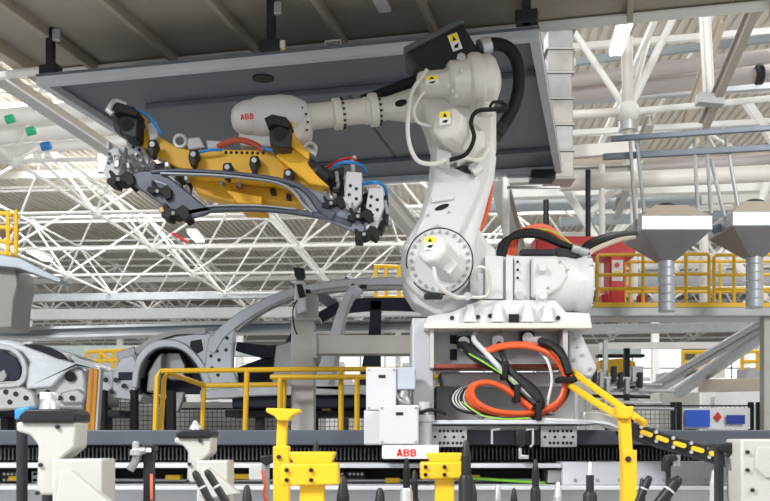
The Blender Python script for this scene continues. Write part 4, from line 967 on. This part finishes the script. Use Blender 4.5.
# long duct runs and gantry beams below the trusses
k = 0
for (x0,y0,x1,y1,Y,h_,m_,l) in ((-60,300,420,292,46,.35,galv,'long pale duct low under the trusses behind the cars'),(-60,316,430,311,38,.4,mat('gantry grey',(0.45,.46,.46),.5),'grey gantry beam just above the conveyor rail'),(-60,283,430,276,52,.25,colgrey,'grey beam far away under the roof trusses'),(-60,352,640,350,44,.5,mat('gantry teal',(0.38,.44,.44),.5),'teal grey beam far behind the car bodies'),(560,330,800,326,26,.25,zinc,'thin beam right below the raised walkway'),(600,346,800,345,18,.12,framew,'pale beam crossing below the walkway at the lower right'),(700,386,800,384,17,.22,tan,'tan beam above the black fence at the right edge')):
    beam('long_beam',l,W(x0,y0,Y),W(x1,y1,Y),h_,h_,m_)
for i,(a,b,r,m_,l) in enumerate((((641,392,19),(768,318,13.6),.05,galv,'thin pipe sloping up right below the walkway, first from left'),((650,392,19),(772,322,13.6),.05,steel,'thin pipe sloping up right below the walkway, second from left'),((679,392,19),(785,318,13.4),.12,galv,'thick pipe sloping up right below the walkway'),((668,392,20),(778,326,14),.05,framew,'pale pipe sloping up right just left of the thick one'))):
    pipe('sloping_pipe',l,W(*a),W(*b),r,m_)
for i,(x,Y) in enumerate(((240,52),(398,60),(28,50),(120,58),(655,50),(745,48))):
    p = O('hall_column', MB().box((W(x,0,Y).x,Y,4.3),(.35,.35,8.6)), framew, bevel=.02, smooth=0); struct(p)
# machines in the distance
random.seed(11)
mc = [(-10,30,378,432,24),(34,66,384,432,26.6),(68,118,372,432,22),(120,150,386,432,28),(152,190,380,432,24),(192,222,388,432,30),(232,262,380,432,26),(268,292,374,432,23),(318,352,378,432,27),(354,392,386,432,24),(394,430,378,432,29),(578,612,366,432,21),(612,660,384,432,25),(660,700,392,432,22.6),(702,740,378,432,27),(742,790,386,432,24)]
ml = ['behind the dark door opening at the left edge','behind the pale car tail','behind the amber post','left of the bare car front wheelhouse','behind the wheelhouse of the bare car','behind the front door pillar of the bare car','behind the dashboard of the bare car','just left of the grey column','just right of the grey column','behind the middle pillar of the bare car','left of the robot pedestal','right of the robot pedestal','left of the black fence post','behind the left end of the black fence','behind the blue signs','behind the fence at the right edge']
cm = [wht, boxgrey, galv, colgrey, framew]
for i,((x0,x1,y0,y1,Y),pl) in enumerate(zip(mc,ml)):
    m_ = cm[i%5]
    t = thing('machine_cabinet','pale machine housing far away '+pl,'machine',(W((x0+x1)/2,0,Y).x,Y+1,0.0),'distant machine housings')
    a = W(x0,y0,Y); b = W(x1,y0,Y)
    O('housing', MB().box(((a.x+b.x)/2,Y+1,a.z/2),(b.x-a.x,2,a.z)), m_, t, .03, 0)
    O('door', MB().box(((a.x*.6+b.x*.4),Y-.02,a.z*.5),((b.x-a.x)*.35,.05,a.z*.7)), cm[(i+2)%5], t, .01, 0)
    O('window', MB().box(((a.x*.25+b.x*.75),Y-.02,a.z*.72),((b.x-a.x)*.3,.05,a.z*.3)), bodydk, t, .01, 0)
    O('top_unit', MB().box(((a.x+b.x)/2,Y+.8,a.z+.25),((b.x-a.x)*.5,.8,.5)), (steel,railgrey,colgrey)[i%3], t, .02, 0)
# far robots and yellow unit at the right
yu = thing('hoist_unit','small yellow hoist unit hanging right of the pedestal','hoist',W(618,374,15))
O('hoist_body', MB().poly([(600,360),(626,358),(636,362),(636,372),(612,374),(600,368)],15,.4), yellow, yu, .02)
O('hoist_hook', MB().tube([W(632,372,15),W(636,382,15),W(632,388,15),W(628,384,15)],.03), darkm, yu)
O('hoist_rail', MB().rect(598,354,645,357,15.1,.2), darkm, yu, .01, 0)
slab('black_post','black upright post right of the yellow hoist unit','post',625,348,630,430,13.2,.1,black,.005)
ju = thing('valve_rack','grey rack of valves and pipes right of the pedestal','rack',W(606,412,12))
for i in range(6):
    O('rack_pipe', MB().cyl(W(592,378+i*6,12+.05*i),W(650+(i%3)*12,379+i*6,12+.05*i),.022,seg=8), (alu,steel,galv,darkm,alu,steel)[i], ju)
for i in range(8): O('valve', MB().rect(593+i*6.5,366+(i%3)*6,597.5+i*6.5,376+(i%3)*6+6,11.95,.12), (darkm,zinc,steel,blackp)[i%4], ju, .01, 0)
O('rack_post', MB().rect(604,340,608,428,12.1,.08), steel, ju, 0, 0)
# distant robots on the far line
for i,(x,Y,l) in enumerate(((262,17,'distant white robot arm seen through the door opening of the bare car'),(594,18,'distant grey robot arm just right of the pedestal'))):
    t = thing('distant_robot', l, 'robot', (W(x,0,Y).x,Y,1.0))
    bx_, bz = W(x,0,Y).x, CZ
    O('base', MB().lathe((bx_,Y,.6),(0,0,1),[(0,.3),(.8,.3),(1.1,.22)],20), white, t)
    O('arm', MB().tube([(bx_,Y,1.7),(bx_+.1,Y,2.2),(bx_-.1,Y,2.7),(bx_-.7,Y,2.75)],.13,10), white, t)
# black wire fence
def fence(x0,x1,Y,y0,y1,label,step=4.6):
    t = thing('mesh_fence',label,'fence',W((x0+x1)/2,434,Y),'black mesh fence panels')
    O('frame', MB().rect(x0,y0,x1,y0+1.5,Y,.04), black, t, 0,0)
    O('post', MB().rect(x0-2,y0-3,x0+2,434,Y-.02,.08), black, t, 0,0)
    O('post', MB().rect(x1-2,y0-3,x1+2,434,Y-.02,.08), black, t, 0,0)
    mb = MB(); x = x0+step
    while x < x1: mb.cyl(W(x,y0,Y+.02),W(x,y1,Y+.02),0.0032,seg=4); x += step
    y = y0+step
    while y < y1: mb.cyl(W(x0,y,Y+.02),W(x1,y,Y+.02),0.0032,seg=4); y += step
    O('wire_mesh', mb, black, t)
for a,b,y0,l in ((-20,101,402,'leftmost black mesh fence panel behind the pale car tail'),(102,133,398,'narrow black mesh fence panel left of the bare car front'),(134,166,402,'black mesh fence panel under the bare car front wheelhouse'),(171,300,408,'wide black mesh fence panel left of the grey column'),(316,412,408,'black mesh fence panel between the grey column and electrical boxes'),(632,674,405,'black mesh fence panel left of the blue signs'),(680,752,405,'black mesh fence panel carrying the two blue signs'),(760,830,405,'black mesh fence panel at the right picture edge')):
    fence(a,b,12.6,y0,434,l)
for i,(x0,x1,l) in enumerate(((98,105,'thick black post beside the amber profile'),(130,136,'thick black post left of the front wheelhouse'),(166,174,'thick black post under the front wheelhouse'))):
    slab('black_post',l,'post',x0,390,x1,432,10.2,.12,black,.006)
slab('white_screen','white screen behind the fence under the front of the bare car','screen',100,402,300,433.5,13.4,.05,mat('curtain warm white',(0.75,.72,.68),.6),0)
slab('blue_sign','larger left blue sign on the black fence','sign',685,410,710,427,12.5,.02,blue,0)
slab('blue_sign','smaller right blue sign on the black fence','sign',727,415,745,424,12.5,.02,mat('dark blue sign',(0.01,.04,.35),.4),0)
slab('fence_board','white board on the fence between the blue signs','board',683,408,750,429,12.56,.02,wht,0)
s = MB().poly([(718,412),(722,417),(718,422),(714,417)],12.53,.02); tag(O('red_emblem', s, red, smooth=0),'small red diamond emblem on the white fence board','emblem')
slab('blue_crate','small blue crate behind the amber post','crate',94,418,101,431,10.6,.2,blue)
# grey housing at far left
gp = thing('lift_tower','dark grey tower end at the left picture edge above the conveyor rail','tower',W(6,328,12.0))
O('shaft', MB().poly([(-40,266),(16,268),(18,285),(14,300),(12,328),(-40,328)],12.0,.6), mat('tower grey',(0.27,.26,.24),.5,.2), gp, .02)
O('cap_beam', MB().poly([(-40,247),(20,258),(62,279),(60,283),(18,268),(-40,262)],11.8,.4), railgrey, gp, .01)
# ------------------------------------------------------------------ foreground fixtures (they stand on the hall floor)
def locator(px, Y, x0, lab, k):                      # white bracket with a black cap and dome; k scales the outline
    X = lambda dx: x0+dx*k
    t = thing('white_fixture', lab, 'fixture', (W(x0+29*k,0,Y).x,Y+.1,0), 'white locating fixtures in front')
    y = px
    O('cap_plate', MB().poly([(X(4),y+11*k),(X(12),y+4*k),(X(58),y+4*k),(X(62),y+8*k),(X(61),y+17*k),(X(5),y+17*k)],Y,.22), blackp, t, .008)
    O('locating_pin', MB().lathe(W(X(36),y+5*k,Y+.11),(0,0,1),[(0,10*k*Y/F),(.03*k,9*k*Y/F),(.05*k,6*k*Y/F),(.08*k,2.5*k*Y/F)],24), alu, t)
    O('arm', MB().poly([(X(2),y+17*k),(X(62),y+17*k),(X(61),y+42*k),(X(44),y+56*k),(X(40),y+90*k),(X(22),y+90*k),(X(24),y+40*k),(X(16),y+30*k),(X(2),y+26*k)],Y+.02,.18), fixw, t, .01)
    O('block', down(MB(), X(38), X(88), Y+.0, .22, y+54*k), fixw, t, .01)
    O('gusset', MB().poly([(X(46),y+66*k),(X(54),y+64*k),(X(108),y+108*k),(X(60),y+116*k),(X(40),y+110*k)],Y-.06,.08), fixw, t, .008)
    O('bolt_row', bolts(MB(), [(X(24),y+88*k),(X(27),y+60*k),(X(44),y+22*k)],Y+.02,.010), darkm, t)
    return t
locator(405, 4.3, 14, 'largest white fixture with black cap, nearest at the lower left', 1.0)
locator(427, 4.9, 173, 'smaller white fixture with black cap left of the tall yellow post', .62)
rf = thing('white_fixture','pale angled fixture cut off by the lower right picture corner','fixture',(W(765,0,4.3).x,4.4,0))
O('arm', MB().poly([(741,439),(800,439),(800,520),(748,520),(742,500)],4.35,.2), fixw, rf, .01)
O('recess', MB().poly([(757,447),(800,447),(800,474),(766,478),(756,468)],4.34,.02), fixw, rf, .004)
O('base_block', down(MB(),745,800,4.4,.2,500), fixw, rf, .01)
O('bolt_row', bolts(MB(), [(747,452),(747,470),(752,490)],4.35,.009), darkm, rf)
lf = thing('blue_pad','small blue pad with silver cone beside the largest white fixture','pad',W(24,420,5.2))
O('pad', MB().poly([(14,409),(28,406),(30,411),(24,419),(14,420)],5.2,.1), mat('pad blue',(0.03,.25,.55),.5), lf, .01)
O('pad_post', MB().cyl(W(22,419,5.25),Vector((W(22,0,5.25).x,5.25,0)),.03,seg=12), darkm, lf)
wp = thing('locating_cone','silver cone with white cap standing behind the largest white fixture','cone',W(48,414,4.7))
O('cone', MB().lathe(W(48,412,4.8),(0,0,1),[(0,.05),(.03,.04),(.05,.035),(.052,.03)],20), steel, wp)
O('cap', MB().box(W(49,396,4.8),(.075,.06,.035)), wht, wp, .006, 0)
O('cone_post', MB().cyl(W(48,412,4.8),Vector((W(48,0,4.8).x,4.8,0)),.03,seg=12), darkm, wp)
# yellow posts and brackets
yp = thing('yellow_post','tall yellow post with flat flared head left of the yellow bracket','post',(W(281,0,5.0).x,5.05,0))
O('head', MB().poly([(266,408),(300,409),(300,412),(292,416),(288,421),(278,421),(274,416),(266,412)],4.95,.14), yellow, yp, .006)
O('upper_shaft', MB().poly([(277,420),(287,420),(286,447),(276,447)],5.0,.06), yellow, yp, .006, 0)
O('lower_shaft', down(MB(),273,289,4.98,.09,446), yellow, yp, .006, 0)
O('bolt', bolts(MB(), [(279,457)],4.98,.012), darkm, yp)
yq = thing('yellow_post','yellow post ending the sloping handrails right of the pedestal','post',(W(626,0,6.5).x,6.5,0))
O('head', MB().poly([(617,407),(634,406),(633,417),(628,419),(618,418)],6.42,.14), yellow, yq, .008)
O('upper_shaft', MB().poly([(620,416),(631,416),(633,452),(622,452)],6.46,.08), yellow, yq, .006, 0)
O('lower_shaft', down(MB(),623,637,6.44,.1,450), yellow, yq, .006, 0)
O('bolt', bolts(MB(), [(628,459)],6.44,.02), darkm, yq)
def ybr(x0,x1,y,Y,lab):
    t = thing('yellow_bracket',lab,'bracket',(W((x0+x1)/2,0,Y).x,Y+.08,0),'yellow brackets in front of the track')
    w_ = x1-x0; X = lambda f_: x0+w_*f_
    k = w_/58
    O('tray_head', MB().poly([(X(.13),y),(X(.93),y),(X(.92),y+3*k),(X(.86),y+12*k),(X(.22),y+12*k),(X(.14),y+3*k)],Y,.16), yellow, t, .006)
    O('body', MB().poly([(X(0),y+12*k),(X(.98),y+11*k),(X(1),y+33*k),(X(0),y+34*k)],Y-.01,.16), yellow, t, .008)
    O('stem', down(MB(), X(.32), X(.74), Y+.02, .1, y+33*k), yellow, t, .006, 0)
    O('bolt_row', bolts(MB(), [(X(.1),y+18*k),(X(.52),y+18*k),(X(.1),y+28*k),(X(.52),y+28*k)],Y-.01,.010), black, t)
ybr(281,339,452,4.3,'larger yellow bracket with bolts, right of the tall yellow post')
ybr(421,466,453,4.6,'smaller yellow bracket with bolts, beside the black tapered pin')
# pins, probes and rods along the lower edge
def pin(x,y,w_,Y,label,m=blackp,kind='pin',base=None,tip=.25,bw=1.0,bm_=None,top=None):
    t = thing('locating_pin' if kind=='pin' else kind,label,'pin',(W(x,0,Y).x,Y,0),'locating pins along the lower edge')
    r = w_/2*Y/F; L_ = (501-y)*Y/F
    O('tip', MB().lathe(W(x,y,Y),(0,0,-1),[(0,r*.25),(r*.5,r*.55),(r*2.6,r*.85),(r*3.2,r)],16), top or m, t)
    z0 = W(x,y,Y).z-r*3.2
    O('shaft', MB().cyl((W(x,y,Y).x,Y,z0),(W(x,y,Y).x,Y,z0-.1),r,seg=16), m, t)
    O('sleeve', MB().lathe((W(x,y,Y).x,Y,z0-.09),(0,0,-1),[(0,r*1.15*bw),(.02,r*1.5*bw),(z0-.1,r*1.5*bw)],16), bm_ or m, t)
    return t
pin(316,440,7,4.75,'black pin rising just behind the larger yellow bracket')
pin(466,440,10,4.5,'tall thick black tapered pin right of the smaller yellow bracket')
pin(535.5,459,7,5.0,'slim black pin standing alone in the lower middle right')
pin(406.5,458,7,4.6,'white cylinder pin with a black tip left of the smaller yellow bracket',black,bm_=alu,bw=1.2)
pin(414.5,470,7,4.9,'short black pin between the white pin and yellow bracket')
pin(343,476,13,4.8,'black stepped pin on a pale sleeve right of the larger yellow bracket',blackp,bm_=fixw)
pin(474,484,6,5.0,'small dark pin just right of the thick black pin',darkm)
pin(498,485,9,5.0,'grey blunt pin right of the thick black pin',steel)
pin(514,488,7,5.2,'short black pin left of the slim lone pin')
pin(558,482,9,5.0,'pale metal pin with wide base right of the slim lone pin',alu,bm_=boxgrey,bw=1.4)
pin(590,462,8,5.0,'dark clamp pin with a pale round top near the lower right',darkm,top=alu,bw=1.2)
pin(642,478,7,4.8,'black pin between yellow post and thick tilted rods')
pin(247,485,12,4.8,'dark blunt pin beside the foot of the tall yellow post',darkm)
pin(714,470,8,4.8,'pale pin left of the pale fixture in the lower right corner',fixw)
pin(380,488,14,5.0,'pale clamp head with coloured fittings below the electrical boxes',boxgrey,top=blackp)
def rod(a,b,w_,Y,label):
    t = thing('tilted_rod',label,'rod',W(b[0],b[1],Y),'tilted dark rods along the lower edge')
    r = w_/2*Y/F; A_ = W(*a,Y); B_ = W(*b,Y)
    d = B_-A_; B2 = A_+d*2.2
    O('shaft', MB().lathe(A_,d,[(0,r*.5),(r*.7,r*.9),(r*1.5,r),(d.length*2.0,r)],16), blackp, t)
    O('ring', MB().cyl(A_+d*.45,A_+d*.5,r*1.04,seg=16), boxgrey, t)
    O('rod_foot', MB().cyl((B2.x,B2.y,B2.z),(B2.x,B2.y,0),r*1.1,seg=12), darkm, t)
rod((194,471),(212,505),8,4.3,'left one of the two dark tilted rods under the smaller white fixture')
rod((206,470),(228,505),8,4.35,'right one of the two dark tilted rods under the smaller white fixture')
rod((680,477),(658,505),12,4.3,'thick dark tilted rod near the lower right')
rod((650,476),(638,503),8,4.5,'thin dark tilted rod beside the yellow post at right')
dp = thing('black_stand','dark narrow upright stand with probe right of the largest white fixture','stand',(W(148,0,4.8).x,4.8,0))
O('upright', down(MB(),143,153,4.8,.05,446), darkm, dp, .004, 0)
O('cap', MB().rect(142,444,154,450,4.77,.1), blackp, dp, .006, 0)
O('probe_arm', MB().tube([W(146,450,4.78),W(138,452,4.78),W(136,460,4.78),W(130,470,4.78)],.02), steel, dp)
O('probe_head', MB().lathe(W(136,441,4.78),(0,0,-1),[(0,.01),(.01,.018),(.04,.018),(.045,.03),(.07,.03)],14), alu, dp)
O('label_spot', MB().rect(146,448,151,452,4.765,.004), wht, dp, 0, 0)
O('red_strip', MB().rect(150,474,152.5,500,4.79,.01), mat('strip salmon',(0.8,.2,.1),.5), dp, 0, 0)
sp_ = thing('sensor_stand','sensor stand with grey block left of the tall yellow post','stand',(W(266,0,5.4).x,5.4,0))
O('sensor_block', MB().rect(249,464,262,480,5.5,.15), boxgrey, sp_, .006, 0)
O('head', MB().poly([(260,456),(272,455),(273,462),(266,466),(260,462)],5.35,.1), blackp, sp_, .006)
O('upright', down(MB(),264,269,5.4,.04,462), steel, sp_, .003, 0)
O('red_lead', MB().tube([W(262,470,5.35),W(265,485,5.35),W(264,495,5.35),W(270,505,5.35)],.008), orange, sp_)
gs = thing('clamp_stand','black bracket with gripping pin left of the corner fixture','stand',(W(730,0,4.5).x,4.5,0))
O('upright', down(MB(),718,724,4.5,.06,448), darkm, gs, .004, 0)
O('bracket', MB().poly([(716,444),(738,442),(742,449),(738,456),(724,452),(716,450)],4.46,.12), blackp, gs, .008)
O('grip', MB().poly([(730,456),(740,454),(741,470),(732,472)],4.47,.08), steel, gs, .006)
gp2 = thing('clamp_stand','small black clamp stand above the thick tilted rod','stand',(W(671,0,5.2).x,5.2,0))
O('clamp_arm', MB().poly([(665,461),(668,456),(676,454),(679,460),(670,462),(669,472),(665,472)],5.16,.08), blackp, gp2, .006)
O('knob', MB().cyl(W(675,455,5.2),W(675,466,5.2),.028,seg=14), steel, gp2)
O('upright', down(MB(),667,671,5.2,.03,462), darkm, gp2, .002, 0)
